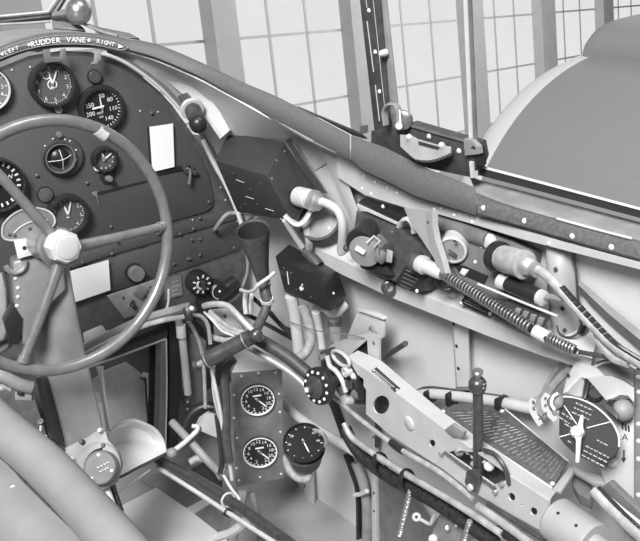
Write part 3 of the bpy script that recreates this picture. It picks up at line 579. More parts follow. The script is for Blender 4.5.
# gear head at the left of the column top
GP = Pl(D(40, 285, 1.385)-CAM, (-.1, -1, .12))
mb = MB(); mb.plate(GP, [(13, 262), (45, 252), (64, 262), (66, 290), (42, 312), (36, 345), (22, 345), (14, 300)], 0, .05, .004); gh = mb.build('gear_head', 'column', cc)
studs(gh, 'rivet', 'pale', GP, [(15.5, 278.5), (18, 288), (18, 297), (17, 306), (22, 268)], .0032, .0)
mb = MB(); mb.plate(GP, [(4, 322), (13, 305), (22, 318), (20, 345), (10, 345)], .006, .03, .002); mb.build('chain_guard', 'black', cc)
mb = MB(); o = GP.hit(15, 263, .004); mb.tube([o+V((.014*math.cos(rad(a)), -.002, .014*math.sin(rad(a)))) for a in range(180, 361, 20)], .004, 8); mb.build('cable_clamp', 'alu', cc)
# compass bracket left of hub
BP = Pl(D(28, 225, 1.36)-CAM, (-.1, -1, .25))
bk = thing('compass_bracket', 'pale half-round instrument bracket at the left of the wheel hub', 'bracket', BP.hit(25, 258))
outl = [(2.5, 236), (3, 226), (8, 219), (17, 212), (30, 208), (42, 209), (51, 213), (55, 220), (53, 226), (44, 233), (34, 237.5), (20, 240), (8, 240)]
mb = MB(); mb.plate(BP, outl, 0, .02, .002); mb.build('housing', 'grey', bk)
mb = MB(); mb.tube(BP.hits(outl, .001), .0016, 6, closed=True, sm=3); mb.build('bright_rim', 'pale', bk)
mb = MB(); mb.tube(BP.hits([(14, 233), (22, 226), (34, 221), (48, 220)], .001), .0013, 6); mb.build('inner_curve', 'pale', bk)
mb = MB(); mb.plate(BP, [(14, 241), (31, 238), (33, 255), (18, 259)], .004, .006, .001); mb.build('tab', 'wall', bk)
mb = MB(); mb.lathe(BP.hit(24.5, 248, .004), BP.n, [(0, .0032), (.0006, .003), (.0007, 0)], 14); mb.build('hole', 'black', bk)
for p in ((10, 235), (15, 236), (30, 229)): mb = MB(); mb.dome(BP.hit(*p, 0), BP.n, .0028, .6); mb.build('screw', 'dark', bk)
# ================================================================ RIGHT SIDE, FORWARD
def hx8(p): return DD(p)
# radio/junction box with bevelled top
t = thing('junction_box', 'dark angular junction box with pale cable plug, right of the instrument panel', 'box', D(266, 215, 1.55))
A, Vv, Dd, E_ = D(215, 160, 1.60), D(266, 175, 1.47), D(293, 222, 1.49), D(237, 212, 1.61)
B, Cc, G = D(229, 131, 1.66), D(284, 142, 1.54), D(317, 190, 1.55); H_ = G+(E_-Dd)
mb = MB(); mb.hexa([A, Vv, Dd, E_], [B, Cc, G, H_], .002); mb.build('case', 'box', t)
def onquad(a, b, c, d, u, v): return (a.lerp(b, u)).lerp(d.lerp(c, u), v)
nt_ = (Cc-Vv).cross(A-Vv).normalized(); nf = (Dd-Vv).cross(A-Vv).normalized(); ns = (Cc-Vv).cross(Dd-Vv).normalized()
def face_out(n, p): return n if n.dot(CAM-p) > 0 else -n
nt_, nf, ns = face_out(nt_, Vv), face_out(nf, Vv), face_out(ns, Vv)
for i, (u0, u1, v) in enumerate([(.42, .72, .42), (.36, .74, .52), (.40, .72, .60)]):
    mb = MB(); a, b = onquad(B, Cc, Vv, A, u0, v), onquad(B, Cc, Vv, A, u1, v); dv = (A-B).normalized()*.0012
    mb.prism([a+nt_*.0008, b+nt_*.0008, b+dv+nt_*.0008, a+dv+nt_*.0008], -nt_*.0004); mb.build('engraved_line', 'mid', t)
for (u, v) in [(.06, .3), (.3, .18), (.25, .8), (.5, .75), (.72, .9), (.5, .45), (.8, .25), (.9, .9), (.12, .9)]:
    mb = MB(); mb.dome(onquad(A, Vv, Dd, E_, u, v), nf, .0026, .6); mb.build('screw', 'dark', t)
for (u, v) in [(.30, .30), (.34, .62), (.62, .80), (.80, .97)]:
    mb = MB(); a = onquad(A, Vv, Dd, E_, u, v); b = onquad(A, Vv, Dd, E_, u+.14, v+.02); mb.tube([a+nf*.0008, b+nf*.0008], .0007, 6, sm=0); mb.build('white_mark', 'light', t)
for (u, v) in [(.5, .05), (.1, .15), (.85, .1), (.35, .75), (.75, .93)]:
    mb = MB(); mb.dome(onquad(Vv, Cc, G, Dd, u, v), ns, .0024, .6); mb.build('screw', 'mid', t)
po = onquad(Vv, Cc, G, Dd, .42, .80)
pd = cdir(.80, -.10, .45)
mb = MB(); mb.lathe(po, ns, [(-.003, .019), (.004, .019), (.005, .014)], 24); mb.build('socket', 'black', t)
# cable plug with hose
t = thing('cable_plug', 'pale ribbed cable plug and hose on the end of the dark junction box', 'plug', D(320, 215, 1.5))
a = D(297, 196, 1.50); b = D(309, 199, 1.475); c2_ = D(318, 202, 1.465)
mb = MB(); mb.lathe(a, b-a, [(0, .013), (.004, .0165), ((b-a).length, .0165), ((b-a).length+.001, .015), ((b-a).length+.012, .0148)], 24); mb.build('barrel', 'light', t)
mb = MB(); mb.lathe(b, c2_-b, [(.006, .0175), (.014, .0178), (.016, .0145), (.022, .0145)], 24); mb.build('coupling_ring', 'alu', t)
mb = MB(); mb.tube(DD([(316, 201, 1.468), (326, 203, 1.465), (337, 210, 1.46), (342, 221, 1.46), (342.5, 234, 1.47), (341, 252, 1.50)]), .0072, 12); mb.build('hose', 'light', t)
# round inspection lens
L = Pl(D(323, 222, 1.52)-CAM, cdir(-.35, .35, .87))
t = thing('inspection_cover', 'round grey cover with raised pale rim behind the cable plug hose', 'cover', L.hit(323, 240))
o = L.hit(322, 222); mb = MB(); mb.lathe(o, L.n, [(0, .034), (.006, .033), (.008, .028), (.0082, 0)], 32); mb.build('disc', 'grey', t)
mb = MB(); mb.ring(o, L.n, .033, .038, -.002, .011, 36); mb.build('rim', 'dark', t)
mb = MB(); mb.dome(L.hit(329, 228, .008), L.n, .0026, .6); mb.build('screw', 'white', t)
# bracket arm below junction box
mb = MB(); mb.tube(DD([(285, 215, 1.49), (296, 224, 1.49), (304, 221, 1.49), (311, 210, 1.49)]), .0085, 8, flat=.35); solo(mb, 'support_strap', 'light', 'curved pale strap cradling the bottom corner of the dark junction box', 'strap')
mb = MB(); mb.tube(DD([(285, 220, 1.5), (293, 233, 1.52), (302, 247, 1.54)]), .0055, 8); solo(mb, 'conduit_rod', 'light', 'short pale rod between the junction box and the smaller black box', 'rod')
mb = MB(); mb.tube(DD([(306, 228, 1.51), (309, 240, 1.52), (309, 252, 1.55)]), .0065, 8); solo(mb, 'conduit_rod', 'light', 'short upright pale rod just left of the round grey cover', 'rod')
# former strip (curved frame) behind the plug
t = thing('fuselage_frame', 'pale curved fuselage frame strip running down behind the cable plug', 'frame strip', WAL.hit(350, 250))
fl = [(322, 152), (334, 180), (346, 207), (353, 222), (358, 236)]; fr_ = [(336, 158), (350, 188), (358, 210), (364, 228), (370, 244)]
mb = MB(); mb.loft([[WAL.hit(*p, 0), WAL.hit(*p, .018), WAL.hit(*q, .018), WAL.hit(*q, 0)] for p, q in zip(fl, fr_)], closed=True); mb.build('web', 'wall', t)
mb = MB(); mb.loft([[WAL.hit(287, 140, .03), WAL.hit(291, 138, .03)], [WAL.hit(305, 170, .03), WAL.hit(310, 167, .03)], [WAL.hit(320, 193, .03), WAL.hit(328, 193, .03)]], .003); mb.build('dark_strap', 'dark', t, 'dark strap behind the box')
# funnel (relief tube) with pale collars
t = thing('relief_tube_funnel', 'dark tapered funnel with open mouth and pale collars, under the junction box', 'funnel', D(268, 320, 1.55))
a = D(253, 231, 1.535); b = D(263.5, 283, 1.61); ax = (b-a).normalized(); h = (b-a).length
mb = MB(); mb.lathe(a, ax, [(.0, .0262), (-.004, .0285), (.0, .0285), (.012, .0265), (h*.6, .0165), (h*.95, .0115), (h*1.0, .0105)], 32, cap0=False); mb.build('cone', 'rubber', t)
mb = MB(); mb.lathe(a, ax, [(.0, .0262), (.05, .0165), (.0501, 0)], 32, cap0=False); mb.build('dark_bore', 'black_matt', t)
mb = MB(); e = D(267, 300, 1.60); mb.tube([b-ax*.004, D(265, 291, 1.6), e], .0098, 14); mb.build('neck', 'rubber', t)
mb = MB(); mb.ring(b, ax, .0095, .0125, -.002, .006, 24); mb.build('collar', 'pale', t)
mb = MB(); mb.ring(e, ax, .0095, .0118, -.003, .004, 24); mb.build('collar', 'pale', t)
mb = MB(); mb.tube(DD([(267, 300, 1.6), (266, 308, 1.6), (262, 318, 1.595), (257, 328, 1.58), (250, 338, 1.56)]), .0085, 12); mb.build('hose', 'rubber', t)
mb = MB(); mb.tube(DD([(241, 290, 1.63), (248, 292, 1.6), (254, 290, 1.58), (258, 285, 1.57), (268, 278, 1.57), (275, 272, 1.57)]), .0036, 10); solo(mb, 'cable_loop', 'light', 'pale cable bent round the neck of the dark funnel', 'cable')
# smaller black box
t = thing('switch_box', 'small black tilted switch box hanging below the round grey cover', 'box', D(315, 310, 1.5))
A, Vv, Dd, E_ = D(275, 256, 1.55), D(321, 278, 1.46), D(331, 312, 1.475), D(284.5, 292, 1.56)
B, Cc, G = D(289, 244, 1.60), D(337, 270, 1.52), D(347, 296, 1.53); H_ = G+(E_-Dd)
mb = MB(); mb.hexa([A, Vv, Dd, E_], [B, Cc, G, H_], .0018); mb.build('case', 'black', t)
nf = face_out((Dd-Vv).cross(A-Vv).normalized(), Vv)
mb = MB(); a = onquad(A, Vv, Dd, E_, .16, .70); mb.tube([a, onquad(A, Vv, Dd, E_, .22, .30)+nf*.001], .0009, 6, sm=0); mb.build('pin', 'white', t)
mb = MB(); a = onquad(A, Vv, Dd, E_, .48, .62); mb.lathe(a, nf, [(0, .004), (.004, .0036), (.0045, 0)], 12); mb.tube([a+nf*.002, onquad(A, Vv, Dd, E_, .58, .42)+nf*.006], .0012, 6, sm=0); mb.build('toggle', 'white', t, 'white toggle')
for u, v in ((.3, .3), (.32, .75), (.62, .8), (.15, .25)): mb = MB(); mb.dome(onquad(A, Vv, Dd, E_, u, v), nf, .0024, .6); mb.build('screw', 'dark', t)
mb = MB(); mb.dome(onquad(Vv, Cc, G, Dd, .4, .6), cdir(.4, 0, .9), .002, .6); mb.build('bright_screw', 'white', t)
mb = MB(); mb.tube(DD([(306, 252, 1.545), (314, 260, 1.535), (319, 266, 1.53)]), .010, 10); mb.build('gland', 'dark', t)
# tubes hanging under the black box
for i, (pts, r, m, lab) in enumerate([
    ([(291, 296, 1.56), (295, 315, 1.58), (298, 340, 1.60), (300, 360, 1.62)], .011, 'light', 'thick pale tube dropping from the left end of the small black box'),
    ([(303, 306, 1.55), (308, 322, 1.56), (311, 340, 1.56), (306, 352, 1.56), (297, 358, 1.55), (286, 357, 1.54)], .0085, 'hose', 'grey hose curling back under the small black box'),
    ([(316, 312, 1.55), (319, 328, 1.57), (322, 348, 1.58)], .0072, 'light', 'middle pale pipe below the small black box'),
    ([(333, 312, 1.54), (335, 324, 1.55), (336, 340, 1.56)], .0105, 'grey', 'short grey pipe with a dark band below the right end of the black box')]):
    mb = MB(); mb.tube(DD(pts), r, 12); solo(mb, 'hanging_pipe', m, lab, 'pipe', 'pipes hanging below the small black box')
mb = MB(); mb.tube(DD([(326, 306, 1.52), (334, 312, 1.53), (344, 304, 1.54)]), .011, 12); solo(mb, 'rubber_boot', 'light', 'pale boot under the right corner of the small black box', 'boot')
mb = MB(); mb.ring(D(335, 321, 1.55), D(335, 324, 1.55)-D(335, 316, 1.55), .0095, .0125, -.006, .008, 20); solo(mb, 'pipe_clip', 'dark', 'dark clip ring on the short pipe below the black box', 'clip')
mb = MB(); mb.tube(DD([(290, 322, 1.57), (318, 331, 1.52), (345, 334, 1.48), (364, 338, 1.45)]), .001, 5); solo(mb, 'locking_wire', 'mid', 'thin wire stretched across the hanging pipes', 'wire')
for i, pts in enumerate([[(247, 293, 1.7), (262, 306, 1.69), (292, 336, 1.66)], [(241, 312, 1.71), (262, 322, 1.70), (293, 339, 1.69)], [(270, 312, 1.7), (282, 326, 1.69), (294, 332, 1.68)]]):
    mb = MB(); mb.tube(DD(pts), .0042, 8); solo(mb, 'control_cable', 'black', ['black diagonal cable just right of the funnel mouth', 'lower black diagonal cable reaching the thick pale tube', 'short black cable crossing behind the funnel neck'][i], 'cable', 'black cables behind the funnel')
for i, pts in enumerate([[(246, 290, 1.66), (245, 302, 1.66), (246, 314, 1.66)], [(252, 292, 1.67), (250, 305, 1.67), (249, 314, 1.67)]]):
    mb = MB(); mb.tube(DD(pts), .0048, 8); solo(mb, 'short_conduit', 'light', ['outer of two short upright conduits left of the funnel neck', 'inner of two short upright conduits left of the funnel neck'][i], 'conduit', 'short conduits left of the funnel')
# ---------------------------------------------------------------- equipment shelf along the right wall
t = thing('side_shelf', 'pale angled shelf rail carrying the dark electrical units along the right wall', 'shelf', WAL.hit(470, 320))
lipT = [(306, 244), (345, 262), (392, 284), (440, 302), (490, 322), (545, 342), (592, 359)]; lipB = [(300, 252), (343, 275), (390, 297), (438, 316), (488, 336), (543, 356), (590, 371)]
bk_ = [(318, 225), (352, 243), (398, 262), (446, 280), (497, 298), (552, 318), (598, 335)]
mb = MB(); mb.loft([[WAL.hit(*c, .006), WAL.hit(*a, .045), WAL.hit(*b, .045), WAL.hit(*b, .004)] for a, b, c in zip(lipT, lipB, bk_)], closed=True); mb.build('channel', 'light', t)
# upper dark line (bus channel) and its clip
t = thing('cable_channel', 'black flat cable channel with pale edge running under the riveted stringer', 'channel', WAL.hit(380, 212))
mb = MB(); mb.plate(WAL, [(357, 203), (362, 199), (404, 218), (408, 218), (400, 224)], .03, .012, .001); mb.build('channel', 'black', t)
mb = MB(); mb.plate(WAL, [(357, 204), (400, 224), (402, 227), (357, 207)], .032, .012); mb.build('edge', 'pale', t, 'pale edge')
mb = MB(); mb.dome(WAL.hit(383, 206.5, .03), WAL.n, .0032, .8); mb.build('screw', 'white', t)
mb = MB(); mb.tube(WAL.hits([(401, 226), (405, 220), (411, 219), (415, 224), (416, 232)], .03), .009, 10, flat=.5); mb.build('end_clip', 'light', t, 'pale curved end clip')
# first dark unit with rheostat
SH = Pl(WAL.hit(400, 250, .05)-CAM, (-.93, -.08, .36), (0, 0, 1))
t = thing('control_unit', 'dark control unit with engraved plate, left end of the side shelf', 'unit', SH.hit(395, 275))
mb = MB(); mb.plate(SH, [(356, 210), (400, 229), (420, 243), (432, 250), (430, 268), (417, 291), (360, 268), (352, 240)], 0, .03, .003); mb.build('case', 'dark', t)
for k in range(6):
    for j in range(3): pass
mb = MB(); mb.plate(SH, [(405, 266), (430, 276), (417.5, 290), (396, 281)], .001, .002); pl_ = mb.build('engraved_plate', 'black', t)
for k in range(5):
    y = 270+k*3.6; x = 406-k*1.5; mb = MB(); a, b = SH.hit(x, y, .0016), SH.hit(x+14-k, y+6-.3*k, .0016); mb.tube([a, b], .0006, 4, sm=0); mb.build('engraved_line', 'mid', pl_)
mb = MB(); mb.dome(SH.hit(417, 291, .002), SH.n, .003, .7); mb.build('screw', 'white', t)
for p in ((360, 212), (392, 232), (370, 225)): mb = MB(); mb.dome(SH.hit(*p, 0), SH.n, .0022, .7); mb.build('screw', 'mid', t)
t = thing('rheostat', 'round black rheostat with pale slotted disc at the left end of the side shelf', 'rheostat', SH.hit(366, 250))
o = SH.hit(361, 239, 0); axr = cdir(.10, -.25, .96)
RX = cdir(-.42, -.45, .78)
mb = MB(); mb.lathe(D(364, 240, 1.385), RX, [(-.03, .024), (0, .024), (.012, .0245), (.016, .023), (.0165, 0)], 30); mb.build('body', 'black', t)
o = D(365, 251, 1.352); mb = MB(); mb.lathe(o, RX, [(0, .0245), (.003, .0245), (.0035, .023), (.0036, 0)], 30); mb.build('disc', 'grey', t, 'pale grey disc')
mb = MB(); x_, y_, z_ = basis(RX); mb.box(o+RX*.006+cdir(-.3, .3, 0)*.006, cdir(.8, -.5, .1)*.008, cdir(.5, .8, 0)*.003, RX*.003, .001); mb.build('pointer', 'pale', t)
mb = MB(); mb.box(D(377, 247, 1.365), cdir(.75, -.55, .1)*.011, cdir(.55, .75, 0)*.013, RX*.012, .002); mb.build('terminal_block', 'mid', t)
mb = MB(); mb.box(D(384, 254, 1.35), cdir(.75, -.55, .1)*.008, cdir(.55, .75, 0)*.010, RX*.010, .002); mb.build('terminal_block', 'dark', t)
mb = MB(); mb.tube(DD([(367, 243, 1.335), (374, 236, 1.33), (380, 241, 1.33), (372, 249, 1.33), (380, 241, 1.33)]), .0016, 6, sm=0); mb.build('bright_edge', 'pale', t)
mb = MB(); mb.prism(DD([(387, 249, 1.335), (393, 251, 1.33), (392, 263, 1.33), (386, 262, 1.335)]), CF*.01, .001); mb.build('tab', 'grey', t)
t = thing('eye_bolt', 'dark ring eye at the edge of the shelf below the rheostat', 'ring', D(389, 290, 1.4))
mb = MB(); mb.tube([D(389, 288, 1.395)+cdir(1, -.2, 0)*(.0095*math.cos(rad(a)))+cdir(.2, 1, .3)*(.0095*math.sin(rad(a))) for a in range(0, 360, 20)], .0034, 8, closed=True, sm=0); mb.build('ring', 'dark_steel', t)
mb = MB(); mb.tube(DD([(392, 280, 1.395), (397, 271, 1.395), (399, 262, 1.40)]), .0062, 10); mb.build('shank', 'black', t)
mb = MB(); mb.tube([D(347, 248, 1.44)+cdir(1, 0, 0)*(.005*math.cos(rad(a)))+cdir(0, 1, .3)*(.005*math.sin(rad(a))) for a in range(0, 360, 30)], .0015, 6, closed=True, sm=0); solo(mb, 'grommet', 'dark', 'small dark grommet on the pale frame strip left of the rheostat', 'grommet')
mb = MB(); mb.plate(SH, [(360, 262), (385, 266), (390, 276), (366, 270)], .012, .02, .002); solo(mb, 'cable_gland', 'black', 'black rounded gland below the rheostat', 'gland')
# pale former crossing the shelf
t = thing('frame_stiffener', 'pale tapered stiffener with holes dropping from the stringer between the two dark units', 'stiffener', WAL.hit(440, 265))
TS = [(404, 208), (410, 222), (422, 240), (432, 255), (438, 266)]; TE = [(438, 211), (438, 224), (441, 240), (447, 258), (451, 273)]
mb = MB(); mb.loft([[WAL.hit(*a, .056), WAL.hit(*a, .067), WAL.hit(*b, .064), WAL.hit(*b, .056)] for a, b in zip(TS, TE)], closed=True); mb.build('web', 'body', t)
mb = MB(); mb.loft([[WAL.hit(b[0]-11, b[1]+2, .0685), WAL.hit(b[0]-5, b[1], .071), WAL.hit(*b, .066)] for b in TE], .002); mb.build('flange', 'body', t)
for p in ((428.5, 222.5), (436, 243.5), (441.5, 264)): mb = MB(); mb.lathe(WAL.hit(*p, .071), WAL.n, [(0, .0026), (.0006, .0024), (.0007, 0)], 12); mb.build('hole', 'black', t)
# second dark unit
t = thing('radio_unit', 'grey-black unit with pale drum knob in the middle of the side shelf', 'unit', SH.hit(475, 290))
mb = MB(); mb.plate(SH, [(438, 216), (470, 226), (510, 240), (530, 250), (524, 270), (505, 303), (452, 281), (440, 262), (436, 235)], -.012, .03, .003); mb.build('case', 'mid', t)
mb = MB(); mb.tube(SH.hits([(436, 222), (465, 231), (488, 240)], -.012), .012, 12); mb.build('top_roll', 'mid', t)
for p in ((475, 262), (483, 245), (481.5, 246.5), (505, 281)): mb = MB(); mb.dome(SH.hit(*p, -.012), SH.n, .003, .7); mb.build('screw', 'pale', t)
mb = MB(); mb.lathe(SH.hit(490, 241, -.012), SH.n, [(0, .011), (.004, .010), (.006, .006), (.0065, 0)], 16); mb.build('boss', 'light', t)
mb = MB(); o = SH.hit(453, 249, .004); ax = cdir(-.35, -.45, .82); mb.lathe(o, ax, [(-.03, .0205), (.004, .0205), (.005, .019), (.0052, .017), (.002, .0165), (.0021, 0)], 30); mb.build('drum', 'light', t, 'pale drum')
mb = MB(); mb.lathe(o, ax, [(.0022, .0163), (.0035, .016), (.0036, 0)], 30); mb.build('drum_face', 'grey', t)
mb = MB(); mb.box(o+ax*.005-cdir(0, 1, 0)*.004, cdir(.8, -.55, 0)*.007, cdir(.5, .8, 0)*.0018, ax*.002, .0005); mb.build('slot', 'dark', t)
mb = MB(); mb.lathe(SH.hit(455, 241.5, .016), cdir(-.1, .85, .5), [(0, .0024), (.0006, .002), (.0007, 0)], 10); mb.build('hole', 'black', t)
mb = MB(); mb.plate(SH, [(453, 263), (465, 266), (488, 276), (484, 284), (460, 274)], -.0105, .002); mb.build('recess', 'black', t)
mb = MB(); mb.plate(SH, [(462, 268), (468, 270), (464, 276), (459, 273)], -.008, .004, .0008); mb.build('lug', 'pale', t)
# spring guarded cable
t = thing('spring_cable', 'coiled spring-guarded cable with pale end fitting, lying along the shelf', 'cable', WAL.hit(480, 300, .09))
p0_, p1_ = SH.hit(442, 273, .014), SH.hit(532, 329, .012)
mb = MB(); turns = 30; ax = (p1_-p0_); x_, y_, z_ = basis(ax)
mb.tube([p0_+ax*(k/(turns*10))+(x_*math.cos(2*math.pi*k/10)+y_*math.sin(2*math.pi*k/10))*.0068 for k in range(turns*10+1)], .0019, 5, sm=0); mb.build('spring', 'steel', t)
mb = MB(); mb.tube([p0_-ax*.05, p1_+ax*.15], .0045, 8, sm=0); mb.build('inner_cable', 'black', t)
q0, q1 = SH.hit(545, 336.5, .008), SH.hit(576, 351, .002); ax = q1-q0; x_, y_, z_ = basis(ax); mb = MB(); mb.tube([q0+ax*(k/100)+(x_*math.cos(2*math.pi*k/10)+y_*math.sin(2*math.pi*k/10))*.0058 for k in range(101)], .0018, 5, sm=0); mb.build('spring', 'steel', t)
mb = MB(); mb.tube([p1_+(q0-p1_)*.2, q0+(q1-q0)*.1], .0085, 12, sm=0); mb.build('ferrule', 'wall', t)
mb = MB(); mb.tube([q0, q1], .004, 8, sm=0); mb.build('inner_cable', 'black', t)
mb = MB(); a, b = SH.hit(419, 263, .016), SH.hit(441, 273, .014); mb.lathe(a, b-a, [(0, .012), (.004, .0135), (.012, .0135), (.014, .0105), ((b-a).length, .0098), ((b-a).length+.004, .008)], 20); mb.build('end_fitting', 'light', t, 'pale end fitting')
mb = MB(); mb.lathe(a, b-a, [(-.012, .015), (-.004, .016), (0, .012)], 16); mb.build('nut', 'dark', t)
mb = MB(); mb.tube([SH.hit(444.5, 284, .002)+cdir(1, -.2, 0)*(.012*math.cos(rad(a)))+cdir(.1, 1, .4)*(.008*math.sin(rad(a))) for a in range(170, 350, 15)], .002, 6); solo(mb, 'retaining_clip', 'black', 'black U clip under the left end of the spring cable', 'clip')
# small engraved plates on the shelf face
def eplate(label, pts, rows, m='black'):
    LP = Pl(WAL.hit(*pts[0], .047)-CAM, WAL.n)
    t = thing('engraved_plate', label, 'plate', LP.hit(*pts[-1]), 'engraved plates on the side shelf')
    mb = MB(); mb.plate(LP, pts, .0015, .003); mb.build('plate', m, t)
    a, b, c, d = [V((p[0], p[1], 0)) for p in pts]
    for k in range(rows):
        v = (k+1)/(rows+1); p, q = a.lerp(d, v), b.lerp(c, v); u0, u1 = .1, .9-.25*(k % 2); s = p.lerp(q, u0); e = p.lerp(q, u1)
        n_ = 5
        for j in range(n_): pass
        mb = MB(); mb.tube(LP.hits([(s.x, s.y), (e.x, e.y)], .0018), .0006, 4, sm=0); mb.build('engraved_line', 'grey', t)
    for q in (d, c.lerp(b, .25)): mb = MB(); mb.dome(LP.hit(q.x+1, q.y, .002), LP.n, .0028, .7); mb.build('screw', 'white', t)
eplate('small black engraved plate under the middle of the spring cable', [(465, 295), (492, 307), (488, 316), (460, 303)], 3)
t = thing('terminal_strip', 'dark terminal strip with four grey squares right of the spring cable', 'terminal strip', WAL.hit(520, 322, .05))
mb = MB(); mb.plate(WAL, [(497, 300), (512, 302), (548, 316), (538, 334), (490, 316)], .055, .006, .001); mb.build('base', 'dark', t)
for k in range(4):
    x, y = 515.5+k*7.6, 308+k*3.1; mb = MB(); mb.plate(WAL, [(x, y), (x+5, y+2), (x+2.6, y+9), (x-2.4, y+7)], .059, .004, .0006); mb.build('square', 'grey', t)
mb = MB(); mb.tube(WAL.hits([(478, 284), (512, 298), (557, 316)], .062), .0018, 6); solo(mb, 'shelf_bead', 'wall', 'thin pale bead along the back of the shelf above the terminal strip', 'bead')
# cannon plug and harness on the right
t = thing('harness_plug', 'large pale cylindrical plug feeding the checked harness on the right wall', 'plug', D(515, 270, 1.25))
mb = MB(); o = SH.hit(502, 258, .012); b = SH.hit(525, 265, .022); ax = (b-o).normalized(); h = (b-o).length
mb.lathe(o, ax, [(-.012, .021), (-.004, .021), (-.003, .018), (.0, .018)], 28); mb.build('socket', 'black', t)
mb = MB(); mb.lathe(o, ax, [(0, .0165), (.004, .0178), (h*.85, .0178), (h*.86, .0185), (h, .0185), (h*1.02, .015)], 28); mb.build('barrel', 'hose', t)
mb = MB(); c = SH.hit(532, 268, .023); mb.lathe(b, c-b, [(0, .013), (.012, .0115), (.014, .0095), (.022, .0095)], 20); mb.build('gland_nut', 'alu', t)
hp = [(531, 267.5, .023), (542, 272, .022), (555, 284, .02), (572, 303, .014), (592, 325, .004), (612, 345, 0), (628, 356, 0), (645, 366, 0)]
mb = MB(); mb.tube([SH.hit(*p) for p in hp], .0062, 12); mb.build('harness', 'hose', t)
hs = smooth_path([SH.hit(*p) for p in hp[2:]], 8)
first = None
for i in range(3, len(hs)-1, 2):
    tdir = (hs[i+1]-hs[i-1]).normalized(); c = hs[i]+cdir(.35, .5, .8)*.0054
    mb = MB(); mb.box(c, tdir*.004, tdir.cross(cdir(.35, .5, .8)).normalized()*.004, cdir(.35, .5, .8)*.0016, .0006); mb.build('lacing_knot', 'black', t)
t = thing('small_plug', 'slim black plug with pale ferrules below the large harness plug', 'plug', D(530, 295, 1.24))
mb = MB(); a, b = SH.hit(508, 284, .006), SH.hit(540, 297, .01); mb.lathe(a, b-a, [(0, .0095), (.002, .0105), ((b-a).length-.002, .0105), ((b-a).length, .0095)], 20); mb.build('barrel', 'black', t)
mb = MB(); z = (a-b).normalized(); mb.lathe(a, z, [(0, .008), (.006, .0105), (.014, .0105), (.016, .008)], 16); mb.build('ferrule', 'light', t)
mb = MB(); mb.lathe(b, -z, [(0, .0105), (.006, .010), (.008, .005)], 16); mb.build('ferrule', 'light', t)
mb = MB(); mb.tube([SH.hit(541, 297.5, .01), SH.hit(552, 297, .01), SH.hit(560, 299, .012), SH.hit(566, 299, .014)], .004, 8); mb.build('cable', 'grey', t)
# half-round stiffener ending on shelf
t = thing('wall_stiffener', 'pale half-round stiffener with small holes, right of the harness plug', 'stiffener', WAL.hit(572, 330))
cL = [(549, 242), (554, 265), (556, 290), (559, 315), (560, 326)]; cR = [(572, 255), (575, 272), (577, 292), (580, 315), (581, 326)]
rows = []
cL = [(547, 238)]+cL; cR = [(570, 249)]+cR
for k_, (a, b) in enumerate(zip(cL, cR)):
    pr_ = (.003, .014, .024, .028, .028, .028)[k_]
    pa, pb = WAL.hit(*a, .002), WAL.hit(*b, .002); w_ = (pb-pa)/2; c = (pa+pb)/2; rows.append([c+w_*math.cos(rad(180-q_))+WAL.n*(pr_*math.sin(rad(q_))) for q_ in range(0, 181, 18)])
c = sum(rows[-1], V((0, 0, 0)))/len(rows[-1])+V((0, 0, -.022))
e1 = [p.lerp(c, .35)+V((0, 0, -.008)) for p in rows[-1]]; e2 = [p.lerp(c, .85)+V((0, 0, -.004)) for p in rows[-1]]
mb = MB(); mb.loft(rows+[e1, e2], .0015); mb.build('shell', 'body', t, ang=60)
for p in ((555.5, 269), (562.5, 308.5), (564.5, 330)): mb = MB(); mb.lathe(WAL.hit(*p, .026), cdir(-.3, 0, .95), [(0, .0028), (.002, .0026), (.0021, 0)], 10); mb.build('hole', 'black', t)
mb = MB(); mb.tube(WAL.hits([(557, 325), (560, 334), (568, 337.5), (577, 334), (581, 325)], .03), .0016, 6); mb.build('edge_line', 'dark', t)
mb = MB(); mb.tube(WAL.hits([(572, 258), (576, 272), (578, 300), (581, 322), (586, 330)], .012), .0016, 6); solo(mb, 'wall_cable', 'dark', 'thin dark cable beside the half-round stiffener', 'cable')
mb = MB(); mb.plate(WAL, [(581, 326), (588, 326), (583, 335), (578, 334)], .02, .01); solo(mb, 'dark_clip', 'black', 'small black clip at the foot of the half-round stiffener', 'clip')
# grey shaped skin swage, right edge
mb = MB(); rows = []
for a, b in zip([(577, 278), (592, 290), (610, 306), (640, 330), (670, 352)], [(580, 292), (592, 306), (608, 322), (640, 350), (670, 372)]): rows.append([WAL.hit(*a, .001), WAL.hit((a[0]+b[0])/2, (a[1]+b[1])/2, .012), WAL.hit(*b, .002)])
mb.loft(rows, .002); solo(mb, 'skin_swage', 'grey', 'grey raised swage running down the skin above the harness at the right edge', 'swage')
# former below shelf with holes
t = thing('wall_frame', 'pale upright wall frame with three small holes, below the spring cable', 'frame strip', WAL.hit(462, 388))
mb = MB(); mb.loft([[WAL.hit(451, 308, .002), WAL.hit(452.5, 308, .02), WAL.hit(468, 314, .02), WAL.hit(469.5, 314, .002)], [WAL.hit(456, 390, .002), WAL.hit(457.5, 390, .02), WAL.hit(470, 390, .02), WAL.hit(472, 390, .002)]], closed=True); mb.build('channel', 'light', t)
for p in ((453.7, 324), (456.6, 346), (458.4, 368.5)): mb = MB(); mb.lathe(WAL.hit(*p, .0202), WAL.n, [(0, .003), (.0006, .0028), (.0007, 0)], 10); mb.build('hole', 'black', t)
mb = MB(); mb.plate(WAL, [(455.5, 387), (471, 387), (471, 390.5), (455.5, 390.5)], .022, .004); mb.build('foot', 'mid', t)
mb = MB(); mb.tube([WAL.hit(384, 358, .0), WAL.hit(394, 351, .03), WAL.hit(405.5, 343.5, .06)], .0045, 10); solo(mb, 'pin_rod', 'dark_steel', 'short dark rod projecting from the skin near the triangular cut-out', 'rod')
